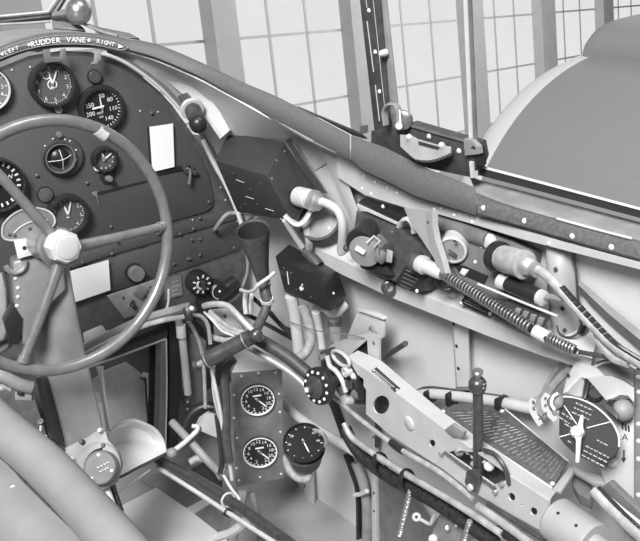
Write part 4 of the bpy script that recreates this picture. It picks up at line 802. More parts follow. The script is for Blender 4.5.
# ================================================================ THROTTLE CHANNEL AND LOWER RIGHT
tc_ = thing('lever_channel', 'long pale perforated channel with engraved plate carrying the upright lever', 'channel', QUA.hit(460, 470))
side = [(347, 357), (372, 374), (400, 396), (435, 422), (470, 448), (510, 476), (549, 501), (545, 533), (503, 509.5), (470, 490), (442, 468.5), (390, 435), (366, 414), (366, 390), (356, 372)]
slot = [(448, 453), (456, 449.5), (468, 452), (484, 452), (496, 459), (504, 470), (506, 480), (500, 483), (493, 485), (480, 476), (462, 463)]
hl = [ell(381, 405, 8, 9.6, 22, 20), ell(432, 443.3, 3.2, 3.8, 14), ell(511.5, 497, 3.5, 4.4, 14, -25), ell(533.5, 511.5, 3.7, 4.2, 14, -25), ell(522, 505, 1.3, 1.5, 10), slot]
mb = MB(); mb.holed(QUA.hits(side), [QUA.hits(h) for h in hl], -QUA.n*.003); mb.build('side_plate', 'light', tc_)
fl0 = [(347, 357), (372, 374), (400, 396), (435, 422), (470, 448), (510, 476), (549, 501)]; fl1 = [(358, 352), (381, 362), (412, 388), (445, 415), (480, 441), (519, 468), (556, 493)]
mb = MB(); mb.loft([[QUA.hit(*a, .0), QUA.hit(*a, -.003)]+[QUA.hit(*b, -.028), QUA.hit(b[0], b[1]-1.5, -.028)] for a, b in zip(fl0, fl1)], closed=True); mb.build('top_flange', 'light', tc_)
mb = MB(); mb.plate(QUA, [(372, 376), (400, 398), (435, 424), (470, 450), (549, 503), (545, 531), (503, 508), (442, 467), (390, 434), (366, 412)], -.035, .003); mb.build('back_plate', 'strip_dark', tc_)  # shade inside the channel is put into this dark colour
FP = Pl(QUA.hit(372, 374)-CAM, ((QUA.hit(400, 396)-QUA.hit(372, 374)).cross(QUA.hit(381, 362, -.028)-QUA.hit(372, 374))).normalized()*(1))
if FP.n.dot(CAM-FP.p) < 0: FP = Pl(FP.p-CAM, -FP.n)
mb = MB(); mb.plate(FP, [(371.5, 370.5), (376.5, 367), (400, 388), (395, 391.5)], .0018, .002); npq = mb.build('nameplate', 'dark', tc_, 'small dark nameplate')
for a, b in (((376, 371.5), (394, 387.2)), ((374.6, 372.8), (391, 387.3))): mb = MB(); mb.tube(FP.hits([a, b], .0021), .0006, 5, sm=0); mb.build('engraved_line', 'pale', npq)
for p in ((374.2, 370.5), (397, 389.6)): mb = MB(); mb.dome(FP.hit(*p, .0019), FP.n, .0018, .6); mb.build('screw', 'white', npq)
mb = MB(); mb.lathe(QUA.hit(409.5, 423, 0), QUA.n, [(0, .0115), (.0022, .0108), (.003, .0098), (.0032, 0)], 26); mb.build('boss', 'light', tc_, 'low round raised boss')
# toothed rack in the slot and arc guard
mb = MB()
rk = smooth_path([V((x, y, 0)) for x, y in [(444, 452), (456, 461), (470, 471), (484, 481), (497, 490)]], 6)
mb.loft([[QUA.hit(p.x, p.y-(2.6 if i % 2 else 1.6), .004), QUA.hit(p.x, p.y+2, .004), QUA.hit(p.x, p.y+2, -.004), QUA.hit(p.x, p.y-(2.6 if i % 2 else 1.6), -.004)] for i, p in enumerate(rk)], closed=True); mb.build('toothed_rack', 'steel', tc_, 'notched steel rack')
mb = MB(); mb.tube(QUA.hits([(484, 450), (494, 454), (502, 463), (507, 474), (509, 484)], .002), .0032, 8); mb.build('arc_guard', 'dark_steel', tc_)
for p in ((443.5, 452), (497.5, 490.5), (503.5, 483), (459, 450)): mb = MB(); mb.lathe(QUA.hit(*p, 0), QUA.n, [(0, .0034), (.007, .003), (.008, 0)], 12); mb.build('bolt', 'alu', tc_)
mb = MB(); mb.plate(QUA, [(444, 430), (452, 424), (464, 432), (462, 438), (452, 437)], .004, .006, .001); mb.build('clip', 'grey', tc_)
# big control lever
t = thing('control_lever', 'dark polished upright lever with round knob head, standing in the pale channel', 'lever', QUA.hit(477, 470, -.01))
a, b = QUA.hit(478, 471, -.006), QUA.hit(478, 389, .0); mb = MB(); mb.cyl(a, b, .0068, 20, .0015); mb.build('rod', 'dark_steel', t)
mb = MB(); mb.lathe(a, b-a, [(-.008, .004), (-.004, .0076), (.004, .0078), (.006, .0068)], 18); mb.build('root_collar', 'dark', t)
o = QUA.hit(477.5, 384.5, .0); up_ = (b-a).normalized()
mb = MB(); mb.lathe(o, up_, [(-.011, .006), (-.0095, .0098), (-.004, .0118), (.003, .0118), (.008, .009), (.0105, .005)], 22); mb.build('knob', 'dark_steel', t)
mb = MB(); mb.lathe(o, up_, [(.010, .0042), (.017, .0042), (.0175, .0072), (.021, .0074), (.0225, .006), (.0228, 0)], 16); mb.build('cap_nut', 'steel', t)
mb = MB(); x_, y_, z_ = basis(up_); mb.box(o+cdir(.75, .1, .65)*.0105, cdir(.65, 0, -.75)*.004, up_*.0012, cdir(.75, .1, .65)*.0012); mb.box(o+cdir(.7, -.35, .65)*.0105, cdir(.65, 0, -.75)*.004, up_*.0012, cdir(.75, .1, .65)*.0012); mb.build('bright_notch', 'white', t)
mb = MB(); mb.plate(QUA, [(466, 471), (476, 470), (478, 480), (474, 493), (468, 492), (464, 482)], .012, .008, .002); mb.build('lower_arm', 'dark_steel', t)
mb = MB(); mb.lathe(QUA.hit(471, 487, .012), QUA.n, [(0, .005), (.004, .0045), (.005, 0)], 14); mb.build('arm_bolt', 'pale', t)
for pts, r, m, nm in [] and (([(470, 458), (467, 468), (468, 478), (470, 486)], .0042, 'dark_steel', 'lower_arm'), ([(478, 470), (478, 480), (476, 488)], .004, 'dark', 'link'), ([(463, 478), (466, 485), (472, 487)], .0045, 'dark', 'link')):
    mb = MB(); mb.tube(QUA.hits(pts, .008), r, 10); mb.build(nm, m, t)
t = thing('lever_linkage', 'small cluster of steel bolts and clevises at the foot of the dark lever', 'linkage', QUA.hit(460, 458, .0))
for i, (x, y, r, m) in enumerate([(456, 444, 5, 'dark'), (459.5, 452, 5, 'alu'), (468, 450, 4.5, 'pale'), (474, 456, 3.6, 'steel'), (449, 446, 4, 'pale'), (482, 460, 3.8, 'pale'), (474, 463, 3.2, 'alu'), (489, 466, 5.5, 'light')]):
    R = r*1.17/F; mb = MB(); mb.lathe(QUA.hit(x, y, -.012), cdir(-.35+.2*(i % 3), .2*(i % 2), .9), [(-.008, R), (.006, R), (.008, R*.7), (.0083, 0)], 14); mb.build('bolt', m, t)
mb = MB(); mb.tube(QUA.hits([(452, 448), (462, 444), (472, 452), (484, 462)], -.01), .005, 8); mb.build('clevis', 'dark_steel', t)
# pulley cluster at the forward end
pc = thing('pulley_bracket', 'dark bracket full of rollers and bolts at the forward end of the pale channel', 'bracket', QUA.hit(345, 390))
mb = MB(); mb.plate(QUA, [(320, 352), (332, 347), (347, 357), (357, 373), (366, 390), (366, 405), (352, 404), (338, 394), (330, 378), (321, 368)], -.012, .004, .0008); mb.build('base_plate', 'dark', pc)
mb = MB(); oval = ell(341, 358.5, 10.5, 4.8, 26, 42); mb.tube(QUA.hits(oval, .006), .0032, 8, closed=True, sm=0); mb.build('oval_guard', 'light', pc, 'pale oval guard')
mb = MB(); mb.plate(QUA, ell(341, 358.5, 8.5, 3.2, 22, 42), .004, .006); mb.build('roller', 'dark_steel', pc)
mb = MB(); o = QUA.hit(347, 371.5, .006); mb.ring(o, QUA.n, .0038, .0082, -.006, .006, 20); mb.build('bush', 'pale', pc)
mb = MB(); mb.lathe(QUA.hit(323, 357.5, .0), QUA.n, [(-.006, .0056), (.006, .0056), (.008, .003), (.0083, 0)], 6); mb.build('nut', 'steel', pc)
mb = MB(); mb.tube(QUA.hits([(327, 356), (330, 366), (336, 371), (342, 380), (346, 392)], .006), .0042, 8); mb.build('edge_rail', 'pale', pc)
for x, y, r, m in ((336, 384, 7, 'grey'), (344, 390, 6, 'mid'), (352, 383, 6.5, 'dark_steel'), (357, 376, 4, 'pale'), (348, 399, 6, 'light'), (341, 374, 5, 'black'), (358, 394, 5.5, 'mid'), (336, 372, 4, 'black')):
    R = r*1.5/F; mb = MB(); mb.lathe(QUA.hit(x, y, -.006), cdir(-.75, .1, .65), [(-.01, R), (.006, R), (.010, R*.72), (.0104, 0)], 16); mb.build('roller', m, pc)
mb = MB(); mb.plate(QUA, [(352, 370), (364, 379), (363, 402), (358, 398), (351, 388)], .0, .004, .001); mb.build('cheek', 'black', pc)
# plate with triangular cutout
t = thing('gusset_plate', 'pale gusset plate with black triangular cut-out above the channel', 'plate', QUA.hit(365, 372, -.03))
mb = MB(); mb.holed(QUA.hits([(326, 351), (334, 343), (350, 337.5), (370, 333), (379, 337), (379, 378), (371, 373), (347, 357.5), (336, 353)], -.03), [QUA.hits([(351.5, 353.5), (367, 339.5), (369, 369)], -.03)], -QUA.n*.004); mb.build('plate', 'light', t)
mb = MB(); mb.plate(QUA, [(349, 353), (368, 336), (371, 372)], -.04, .004); mb.build('dark_backing', 'black', t)
for p in ((374, 343), (374, 361)): mb = MB(); mb.lathe(QUA.hit(*p, -.03), QUA.n, [(0, .003), (.001, .003), (.0012, 0)], 10); mb.build('rivet', 'mid', t)
t = thing('round_boss_plate', 'pale upright bracket with round boss just above the black triangular cut-out', 'bracket', QUA.hit(368, 337, -.06))
mb = MB(); mb.plate(QUA, [(346, 338), (357, 312), (371, 315), (384, 321), (383, 338), (372, 345), (362, 338)], -.06, .006, .002); mb.build('plate', 'light', t)
mb = MB(); mb.lathe(QUA.hit(373.5, 331, -.06), QUA.n, [(0, .0105), (.003, .010), (.0045, .007), (.005, .0065), (.002, .005), (.0021, 0)], 22); mb.build('boss', 'grey', t)
mb = MB(); mb.plate(QUA, [(357, 311), (383, 320), (382, 317.5), (372, 313), (358, 309)], -.055, .01, .001); mb.build('lip', 'pale', t)
# trim knob with studs
t = thing('trim_wheel', 'black round trim knob ringed with pale studs at the end of the pale channel', 'knob', D(319, 387, 1.46))
ax = cdir(-.70, -.14, .70); o = D(319, 386, 1.47)
mb = MB(); mb.lathe(o, ax, [(-.008, .029), (-.005, .0315), (.003, .0315), (.006, .0295), (.007, .019), (.010, .0155), (.0105, 0)], 36); mb.build('wheel', 'black', t)
x_, y_, z_ = basis(ax, CU); w0 = None
for k in range(12):
    a = 2*math.pi*k/12+.2; p = o+ax*.0066+(x_*math.cos(a)+y_*math.sin(a))*.0245
    if w0 is None: w0 = p; f0 = MB().lathe(p, ax, [(-.002, .0027), (.0012, .0025), (.0014, 0)], 12).build('stud', 'white', t)
    else: c = f0.copy(); C.objects.link(c); c.parent = t; c.location = p-w0
mb = MB(); mb.lathe(o, ax, [(.0104, .0185), (.013, .0175), (.016, .009), (.017, .0068), (.026, .0062), (.028, .005), (.0282, 0)], 26); mb.build('hub', 'dark_steel', t)
mb = MB(); mb.lathe(o+ax*.0282, ax, [(0, .0044), (.001, .004), (.0012, 0)], 14); mb.build('bright_end', 'white', t)
mb = MB(); mb.tube([o-ax*.008, o-ax*.05], .007, 10, sm=0); mb.build('shaft', 'dark_steel', t)
# tubes along the channel
def run(pts, off, r, name, m, label, cat='tube', group='tubes below the pale channel', pl=QUA, seg=10):
    mb = MB(); P = [pl.hit(p[0], p[1], p[2] if len(p) > 2 else off) for p in pts]; mb.tube(P, r, seg); return solo(mb, name, m, label, cat, group)
run([(256, 338), (285, 355), (306, 372), (322, 384)], 0, .0112, 'torque_tube', 'dark', 'thick dark torque tube running from the hand pump to the studded knob', group=None, pl=Pl(ray(290, 358)*1.53, (-.7, -.45, .2)), seg=16)
run([(246, 346), (262, 355), (290, 372), (312, 392)], 0, .0052, 'under_pipe', 'tube', 'bright pipe lying just under the thick dark torque tube', 'pipe', None, pl=Pl(ray(290, 358)*1.535, (-.7, -.45, .2)))
run([(334, 397), (360, 419), (397, 447), (440, 472.5), (472, 498)], .006, .0042, 'push_rod', 'tube', 'thin bright push rod just under the edge of the pale channel', 'rod', None)
run([(391, 442), (397, 447), (403, 451)], .006, .006, 'rod_collar', 'black', 'black collar on the thin bright push rod', 'collar', None)
run([(344, 423), (350, 435), (360, 444), (385, 461), (410, 476.5), (460, 506), (502, 534)], .02, .0052, 'pale_conduit', 'tube', 'bright conduit clipped along the top of the black bundle', group=None)
run([(345, 428), (354, 446), (370, 463), (395, 480), (440, 505), (495, 543)], .012, .0105, 'wire_bundle', 'bundle', 'thick black wrapped wire bundle under the pale channel', 'bundle', None)
for i, (x, y) in enumerate([(380, 464), (407, 481)]):
    mb = MB(); d = (QUA.hit(x+8, y+5, .02)-QUA.hit(x, y, .02)).normalized(); s_ = QUA.n.cross(d).normalized()
    c = QUA.hit(x, y, .018); mb.tube([c+s_*(.018*math.cos(rad(a)))+QUA.n*(.0125*math.sin(rad(a))) for a in range(0, 360, 24)], .005, 8, closed=True, sm=0, flat=.6); solo(mb, 'bundle_clamp', 'black', ['upper black clamp strap on the bundle, left of the threaded rod', 'lower black clamp strap just above the threaded rod'][i], 'clamp', 'clamps on the black bundle')
t = thing('threaded_rod', 'bright threaded rod hanging below the lower bundle clamp', 'rod', QUA.hit(405, 535, .02))
for nm, a, b in (('threaded_rod', QUA.hit(410.5, 490.5, .02), QUA.hit(399.5, 535, .02)),):
    d = (b-a); mb = MB(); mb.cyl(a, b, .0042, 14, .0005); mb.build('core', 'alu', t); x_, y_, z_ = basis(d); mb = MB()
    mb.tube([a+d*(.02+.96*k/200)+(x_*math.cos(k*.628)+y_*math.sin(k*.628))*.0042 for k in range(201)], .0011, 5, sm=0); mb.build('thread', 'steel', t)
t = thing('threaded_rod', 'second bright threaded rod at the bottom picture edge, right of the small casting', 'rod', QUA.hit(463, 545, .02))
a, b = QUA.hit(470, 521, .02), QUA.hit(461, 550, .02); d = b-a; mb = MB(); mb.cyl(a, b, .004, 14, .0005); mb.build('core', 'alu', t); x_, y_, z_ = basis(d); mb = MB()
mb.tube([a+d*(.02+.96*k/120)+(x_*math.cos(k*.628)+y_*math.sin(k*.628))*.004 for k in range(121)], .0011, 5, sm=0); mb.build('thread', 'steel', t)
t = thing('rod_end_fitting', 'small pale rod end with ring eye, right of the threaded rod', 'fitting', QUA.hit(420, 520, .0))
mb = MB(); o = QUA.hit(416.5, 517, .0); mb.tube([o+cdir(1, 0, 0)*(.0048*math.cos(rad(a)))+cdir(0, 1, 0)*(.0048*math.sin(rad(a))) for a in range(0, 360, 24)], .0026, 8, closed=True, sm=0); mb.build('eye', 'pale', t)
mb = MB(); mb.tube(QUA.hits([(420, 519), (430, 524), (433, 518), (436, 513)], 0), .0028, 8); mb.build('stem', 'pale', t)
t = thing('small_casting', 'small grey casting with stub fittings at the bottom, below the black bundle', 'casting', QUA.hit(438, 541, -.02))
mb = MB(); mb.plate(QUA, [(432, 523), (438, 514), (448, 521), (458, 524), (462, 533), (456, 550), (434, 550), (430, 536)], -.01, .04, .006); mb.build('body', 'grey', t)
mb = MB(); mb.lathe(QUA.hit(435, 538, -.01), cdir(-.4, .1, .9), [(0, .0075), (.012, .007), (.014, .004), (.0142, 0)], 16); mb.build('stub', 'pale', t)
mb = MB(); mb.lathe(QUA.hit(448, 528, -.01), cdir(0, .3, .95), [(0, .006), (.008, .005), (.009, 0)], 14); mb.build('stub', 'steel', t)
mb = MB(); mb.tube(QUA.hits([(456, 526), (457.5, 514)], .0), .0024, 8, sm=0); mb.build('pin', 'white', t)
run([(478, 506), (500, 521), (530, 543)], .012, .0058, 'lower_pipe', 'tube', 'uppermost bright pipe below the two-hole end of the pale channel')
run([(488, 503), (510, 518), (545, 541)], .004, .0035, 'lower_pipe', 'dark', 'thin dark pipe tight under the two-hole end of the pale channel')
run([(498, 529), (508, 536), (520, 545)], .016, .006, 'lower_pipe', 'black', 'black pipe stub at the bottom edge under the two-hole channel end')
# engraved instruction plate
def plane3(a, b, c):
    n = (b-a).cross(c-a).normalized()
    if n.dot(CAM-a) < 0: n = -n
    return Pl(a-CAM, n, (b-a))
EP = plane3(QUA.hit(438, 412, -.03), QUA.hit(552, 488, -.03), QUA.hit(568, 461, -.075))
t = thing('instruction_plate', 'dark engraved instruction plate sloping up behind the upright lever', 'plate', EP.hit(500, 440))
ep = [(438, 412), (455, 404), (480, 405), (505, 409), (568, 461), (552, 488)]
mb = MB(); mb.plate(EP, ep, 0, .003, .0006); mb.build('plate', 'strip_dark', t)
mb = MB(); mb.tube(EP.hits([(438, 412.5), (552, 488)], .001), .0016, 6, sm=0); mb.build('lower_edge', 'pale', t); mb = MB(); mb.tube(EP.hits([(505, 409), (568, 461)], .001), .0012, 6, sm=0); mb.build('upper_edge', 'pale', t)
a0, b0, c0, d0 = V((442, 411, 0)), V((551, 483, 0)), V((565, 461, 0)), V((497, 410, 0)); random.seed(9)
for i in range(24):
    u = .03+.95*i/23; p, q = a0.lerp(b0, u), d0.lerp(c0, u)
    v = .12
    while v < .85:
        w_ = random.uniform(.1, .32); e = min(.9, v+w_); s_, f_ = p.lerp(q, v), p.lerp(q, e)
        mb = MB(); mb.tube(EP.hits([(s_.x, s_.y), (f_.x, f_.y)], .0007), .0006, 4, sm=0); mb.build('engraved_line', 'grey', t); v = e+random.uniform(.05, .16)
for p in ((443, 411.5), (552.5, 483.5), (502, 411)): mb = MB(); mb.dome(EP.hit(*p, 0), EP.n, .0032, .6); mb.build('screw', 'white', t)
# wall side pipe above the plate
t = thing('wall_pipe', 'pale pipe in black clips along the wall above the instruction plate', 'pipe', WAL.hit(470, 402, .03))
mb = MB(); mb.tube(WAL.hits([(412, 398), (424, 394), (440, 394.5), (470, 398), (505, 403), (530, 408), (545, 409)], .03), .0082, 12); mb.build('pipe', 'light', t)
for x, y in ((431, 396), (453, 398), (502.5, 403.5)): mb = MB(); c = WAL.hit(x, y, .03); mb.box(c+WAL.n*.002, WAL.r*.0055, WAL.u*.0115, WAL.n*.011, .003); mb.build('clip', 'black', t)
mb = MB(); mb.tube(WAL.hits([(415, 393), (428, 388), (455, 391), (500, 397), (530, 402)], .012), .0035, 8); solo(mb, 'thin_wall_cable', 'dark', 'thin dark cable just above the pale clipped pipe', 'cable')
mb = MB(); mb.tube(WAL.hits([(505, 397), (525, 401), (540, 398), (547, 385), (556, 370), (566, 361), (578, 357), (592, 358)], .02), .004, 8); solo(mb, 'flexible_pipe', 'hose', 'thin flexible pipe curving up to the harness end', 'pipe')
mb = MB(); mb.tube(WAL.hits([(530, 408), (541, 402), (552, 388), (562, 376), (574, 368)], .03), .006, 8); solo(mb, 'flexible_pipe', 'hose', 'thicker grey pipe curving up left of the black selector plate', 'pipe')
# selector valve
SV = Pl(D(590, 430, 1.075)-CAM, cdir(-.45, .30, .84), CU)
t = thing('selector_valve', 'black engraved selector plate with long white pointer handle', 'selector', SV.hit(588, 462))
disc = [(559, 399), (565, 396.8), (578, 398.5), (592, 404.5), (604, 413.5), (613, 424), (618.5, 436), (619, 447), (615.5, 455.5), (608, 460.5), (598, 462), (585, 459), (573, 452), (565, 445), (559, 437)]
mb = MB(); mb.plate(SV, disc, 0, .005, .0012); mb.build('plate', 'black_matt', t)
mb = MB(); mb.tube(SV.hits(disc[:8], .0), .0012, 6); mb.build('bright_edge', 'pale', t)
for a, b in (((560, 399.5), (577, 424.5)), ((559.5, 437), (574, 433)), ((587, 428), (610, 422)), ): mb = MB(); mb.tube(SV.hits([a, b], .0008), .0008, 4, sm=0); mb.build('dividing_line', 'pale', t)
random.seed(3)
for (x, y, ang, L_, n_) in ((576, 403, 24, 19, 3), (562, 413, 33, 12, 2), (586, 446, 27, 26, 3), (565, 424, 30, 8, 1), (597, 440, 28, 12, 1), (568, 441, 30, 5, 1)):
    ca, sa = math.cos(rad(ang)), math.sin(rad(ang))
    for k in range(n_):
        bx, by = x-sa*5*k, y+ca*5*k; u = 0
        while u < L_:
            e = min(L_, u+random.uniform(2, 5)); mb = MB(); mb.tube(SV.hits([(bx+ca*u, by+sa*u), (bx+ca*e, by+sa*e)], .0008), .0011, 4, sm=0); mb.build('lettering_stroke', 'grey', t); u = e+1.3
hub = SV.hit(578, 433, 0)
mb = MB(); mb.lathe(hub, SV.n, [(0, .0085), (.009, .008), (.013, .006), (.0135, 0)], 20); mb.build('hub', 'light', t)
mb = MB(); HPt = [(580.5, 414), (583.5, 415), (582.5, 426), (584, 432), (581, 438), (579, 463), (575, 463), (575.5, 440), (572.5, 434), (576.5, 427)]; mb.plate(SV, HPt, .018, .006, .0018); mb.build('pointer', 'pale', t, 'white double-ended pointer handle')
mb = MB(); mb.lathe(SV.hit(578, 433, .018), SV.n, [(0, .005), (.003, .0045), (.004, 0)], 16); mb.build('pivot_screw', 'light', t)
# scale bands and body around the selector
t = thing('scale_dial', 'pale curved scale bands lettered with an A, left of the black selector plate', 'scale', SV.hit(545, 425, -.01))
SB = Pl(D(548, 410, 1.10)-CAM, cdir(-.45, .30, .84), CU)
def band(pts, w_, off, m, nm):
    P = smooth_path([V((x, y, 0)) for x, y in pts], 5); rows = []
    for i, p in enumerate(P):
        d = (P[min(i+1, len(P)-1)]-P[max(0, i-1)]).normalized(); s_ = V((-d.y, d.x, 0))*(w_/2); rows.append([SB.hit(p.x-s_.x, p.y-s_.y, off), SB.hit(p.x+s_.x, p.y+s_.y, off), SB.hit(p.x+s_.x, p.y+s_.y, off-.008), SB.hit(p.x-s_.x, p.y-s_.y, off-.008)])
    mb = MB(); mb.loft(rows, closed=True); mb.build(nm, m, t)
band([(534, 399), (531.5, 404), (533, 412), (537, 419), (541, 425)], 6, .004, 'body', 'outer_band')
band([(548, 394), (544, 400), (545, 408), (550, 415), (556, 420)], 6, .008, 'body', 'inner_band')
band([(558, 393), (553, 397), (551.5, 404), (555, 410)], 3, .012, 'light', 'ring_edge')
band([(541, 398), (539, 404), (541, 412), (547, 419)], 6, .001, 'mid', 'dark_gap')
mb = MB(); mb.lathe(SB.hit(556, 402, -.002), SB.n, [(0, .0105), (.006, .010), (.008, .007), (.0082, 0)], 20); mb.build('spindle', 'mid', t)
mb = MB(); mb.text('A', SB.hit(544.5, 417, .032), SB.r*.9-SB.u*.35, SB.u+SB.r*.3, .019); mb.build('letter', 'black', t, 'black letter A')
mb = MB(); mb.text('5', SB.hit(555.5, 414.5, .032), SB.r*.3-SB.u*.9, SB.r, .011); mb.build('letter', 'black', t)
for p in ((533.2, 402), (533.7, 408), (545.5, 398.5), (545.5, 405.5)): mb = MB(); mb.box(SB.hit(*p, .009), SB.r*.0014, SB.u*.0018, SB.n*.0006); mb.build('mark', 'dark', t)
t = thing('marked_panel', 'pale panel with black marks and a downward arrow, right of the black selector plate', 'panel', SV.hit(625, 470, -.012))
MP = Pl(D(622, 440, 1.09)-CAM, cdir(-.5, .12, .85), CU)
mb = MB(); mb.plate(MP, [(600, 420), (612, 400), (634, 398), (634, 545), (628, 545), (612, 500), (600, 470)], -.01, .006, .001); mb.build('sheet', 'body', t)
for i in range(3): mb = MB(); mb.plate(MP, [(621.3+i*3.1, 423+i*1.2), (623.2+i*3.1, 423+i*1.2), (623.7+i*3.1, 429.5+i*1.2), (621.8+i*3.1, 429.5+i*1.2)], -.0094, .0008); mb.build('black_bar', 'black', t)
mb = MB(); mb.text('A', MP.hit(625, 437, -.0094), MP.r, MP.u, .0115); mb.build('letter', 'black', t, 'black letter A')
mb = MB(); mb.plate(MP, [(623.2, 450), (624.6, 450), (624.6, 458), (626.4, 458), (623.6, 463), (621, 458), (623, 458)], -.0094, .0008); mb.build('arrow', 'black', t, 'black arrow pointing down')
mb = MB(); mb.lathe(MP.hit(613, 463, -.01), MP.n, [(0, .006), (.005, .0055), (.008, .003), (.0082, 0)], 16); mb.build('knob', 'pale', t)
t = thing('riveted_edge_strip', 'dark riveted strip at the right picture edge beside the marked panel', 'strip', MP.hit(638, 470, 0))
mb = MB(); mb.plate(MP, [(634.5, 372), (650, 368), (650, 545), (634.5, 545)], .0, .006, .001); mb.build('strip', 'mid', t)
studs(t, 'rivet', 'pale', MP, [(638, 377), (638.5, 392), (638.5, 424), (638.5, 441), (638.5, 495), (638.5, 459)], .003, .0)
# casting above selector
t = thing('fairing_cover', 'pale curved sheet fairing in folds at the right edge, above the black selector plate', 'fairing', D(610, 400, 1.08))
FC = Pl(D(605, 382, 1.09)-CAM, cdir(-.4, .55, .73), CU)
def bent(P, off, bulge, nm, m, bev=.002):
    mb = MB(); mb.plate(FC, P, off, .006, bev); mb.build(nm, m, t)
bent([(562, 394), (566, 378), (575, 361), (586, 362), (597, 367), (606, 376), (590, 380), (581, 377), (569, 391)], -.006, 0, 'front_sheet', 'body')
bent([(594, 367), (603, 363.5), (616, 362), (627, 363.5), (634, 368), (634, 387), (625, 381), (612, 376), (603, 376)], -.012, 0, 'upper_sheet', 'mid')
mb = MB(); mb.tube(FC.hits([(594, 367), (603, 363.3), (616, 362), (627, 363.5), (636, 369)], -.01), .0018, 6); mb.build('bright_fold', 'light', t)
bent([(587, 378), (600, 375.5), (612, 376), (624, 381), (636, 389), (634, 388), (634, 401.5), (633, 401.5), (628, 395.5), (620, 394.5), (613, 398), (606, 400), (600, 393)], .0, 0, 'middle_sheet', 'body')
bent([(565.5, 393), (572, 385), (580.5, 377), (584.5, 380), (582, 397), (574, 396)], .004, 0, 'triangular_flap', 'grey')
bent([(583, 381), (586, 377.5), (590, 382), (586, 398), (582, 399)], .0, 0, 'dark_gap', 'black', .0005)
mb = MB(); mb.lathe(FC.hit(595, 396, -.01), cdir(-.2, .5, .8), [(0, .0095), (.008, .0092), (.010, .007), (.0102, 0)], 20); mb.build('dark_plug', 'black', t)
mb = MB(); mb.sphere(FC.hit(623, 410, -.022), .0135, 24); mb.build('domed_cover', 'grey', t)
for p in ((610, 401), (568, 375)): mb = MB(); mb.lathe(FC.hit(*p, .0005), FC.n, [(0, .0022), (.0006, .002), (.0007, 0)], 10); mb.build('hole', 'black', t)
bent([(600, 404), (612, 400), (619, 410), (618, 420), (610, 413)], -.012, 0, 'dark_web', 'dark')
mb = MB(); mb.tube(FC.hits([(597, 365), (604, 362), (616, 360.5), (630, 362.5), (642, 370)], -.02), .003, 6); solo(mb, 'seal_line', 'black', 'black seal curving over the top of the pale fairing', 'seal')
mb = MB(); mb.tube([SH.hit(x, y, -.004) for x, y in [(596, 330), (600, 342), (607, 352), (616, 360), (628, 364)]], .005, 8); solo(mb, 'branch_cable', 'hose', 'grey branch cable leaving the checked harness towards the fairing', 'cable')
mb = MB(); mb.tube([SH.hit(x, y, -.01) for x, y in [(545, 339), (560, 347), (580, 352), (602, 356), (620, 360)]], .003, 8); solo(mb, 'dark_cable', 'dark', 'dark cable lying along the rear end of the shelf', 'cable')
# big pale torque cylinder
t = thing('end_cylinder', 'large pale cylinder with two small holes and thinner shaft at the lower right', 'cylinder', QUA.hit(572, 541, 0))
a, b = QUA.hit(555, 518, -.014), QUA.hit(594, 545, -.014); ax = (b-a).normalized(); h = (b-a).length
mb = MB(); mb.lathe(a, ax, [(0, .026), (.003, .0285), (h-.003, .0285), (h, .026)], 36); mb.build('drum', 'body', t)
mb = MB(); mb.lathe(b, ax, [(0, .015), (.09, .015), (.092, .013)], 24); mb.build('shaft', 'body', t)
nrm = (CAM-(a+b)/2).normalized(); nrm = (nrm-ax*nrm.dot(ax)).normalized()
for f in (.28, .74): 
    n2 = (nrm+ax.cross(nrm)*(-.25)).normalized(); mb = MB(); mb.lathe(a+ax*(h*f)+n2*.0283, n2, [(0, .0022), (.0006, .002), (.0007, 0)], 10); mb.build('hole', 'black', t)
t = thing('plate_end_bar', 'pale bent bar closing the right end of the instruction plate', 'bar', EP.hit(565, 478))
mb = MB(); mb.plate(EP, [(552, 489), (570, 466), (577, 467), (560, 492)], .004, .006, .001); mb.build('leg', 'body', t)
mb = MB(); mb.plate(EP, [(572, 464), (580, 466), (607, 478), (606, 484), (592, 482), (574, 471)], .010, .008, .002); mb.build('arm', 'body', t)
mb = MB(); mb.plate(EP, [(574, 473), (592, 484), (590, 500), (578, 494), (571, 482)], -.02, .02, .002); solo(mb, 'recess_block', 'mid', 'grey block in the recess above the large pale cylinder', 'block')  # plain mid-grey block filling the recess above the cylinder
# lower harness
t = thing('braided_harness', 'checked braided harness running into the lower right corner', 'harness', QUA.hit(620, 520, -.03))
hp = [(594, 490), (606, 503), (622, 519), (645, 540)]
mb = MB(); mb.tube(QUA.hits(hp, -.03), .0075, 12); mb.build('sleeve', 'hose', t)
hs = smooth_path(QUA.hits(hp, -.03), 7)
for i in range(1, len(hs)-1): tdir = (hs[i+1]-hs[i-1]).normalized(); mb = MB(); s_ = cdir(.55, .7, .45); mb.box(hs[i]+s_*.0062, tdir*.0022, tdir.cross(s_).normalized()*.004, s_*.0022, .0005); mb.build('dark_lacing', 'black', t)
mb = MB(); mb.tube(QUA.hits([(596, 497), (612, 513), (642, 541)], -.026), .003, 8); mb.build('edge_cord', 'black', t)
mb = MB(); mb.tube(QUA.hits([(604, 494), (622, 509), (646, 528)], -.04), .0028, 8); mb.build('bright_cord', 'light', t)
mb = MB(); mb.plate(QUA, [(600, 489), (608, 482), (650, 522), (650, 535), (628, 518)], -.05, .01, .002); solo(mb, 'cable_trough', 'mid', 'dark grey trough beside the checked braided harness', 'trough')
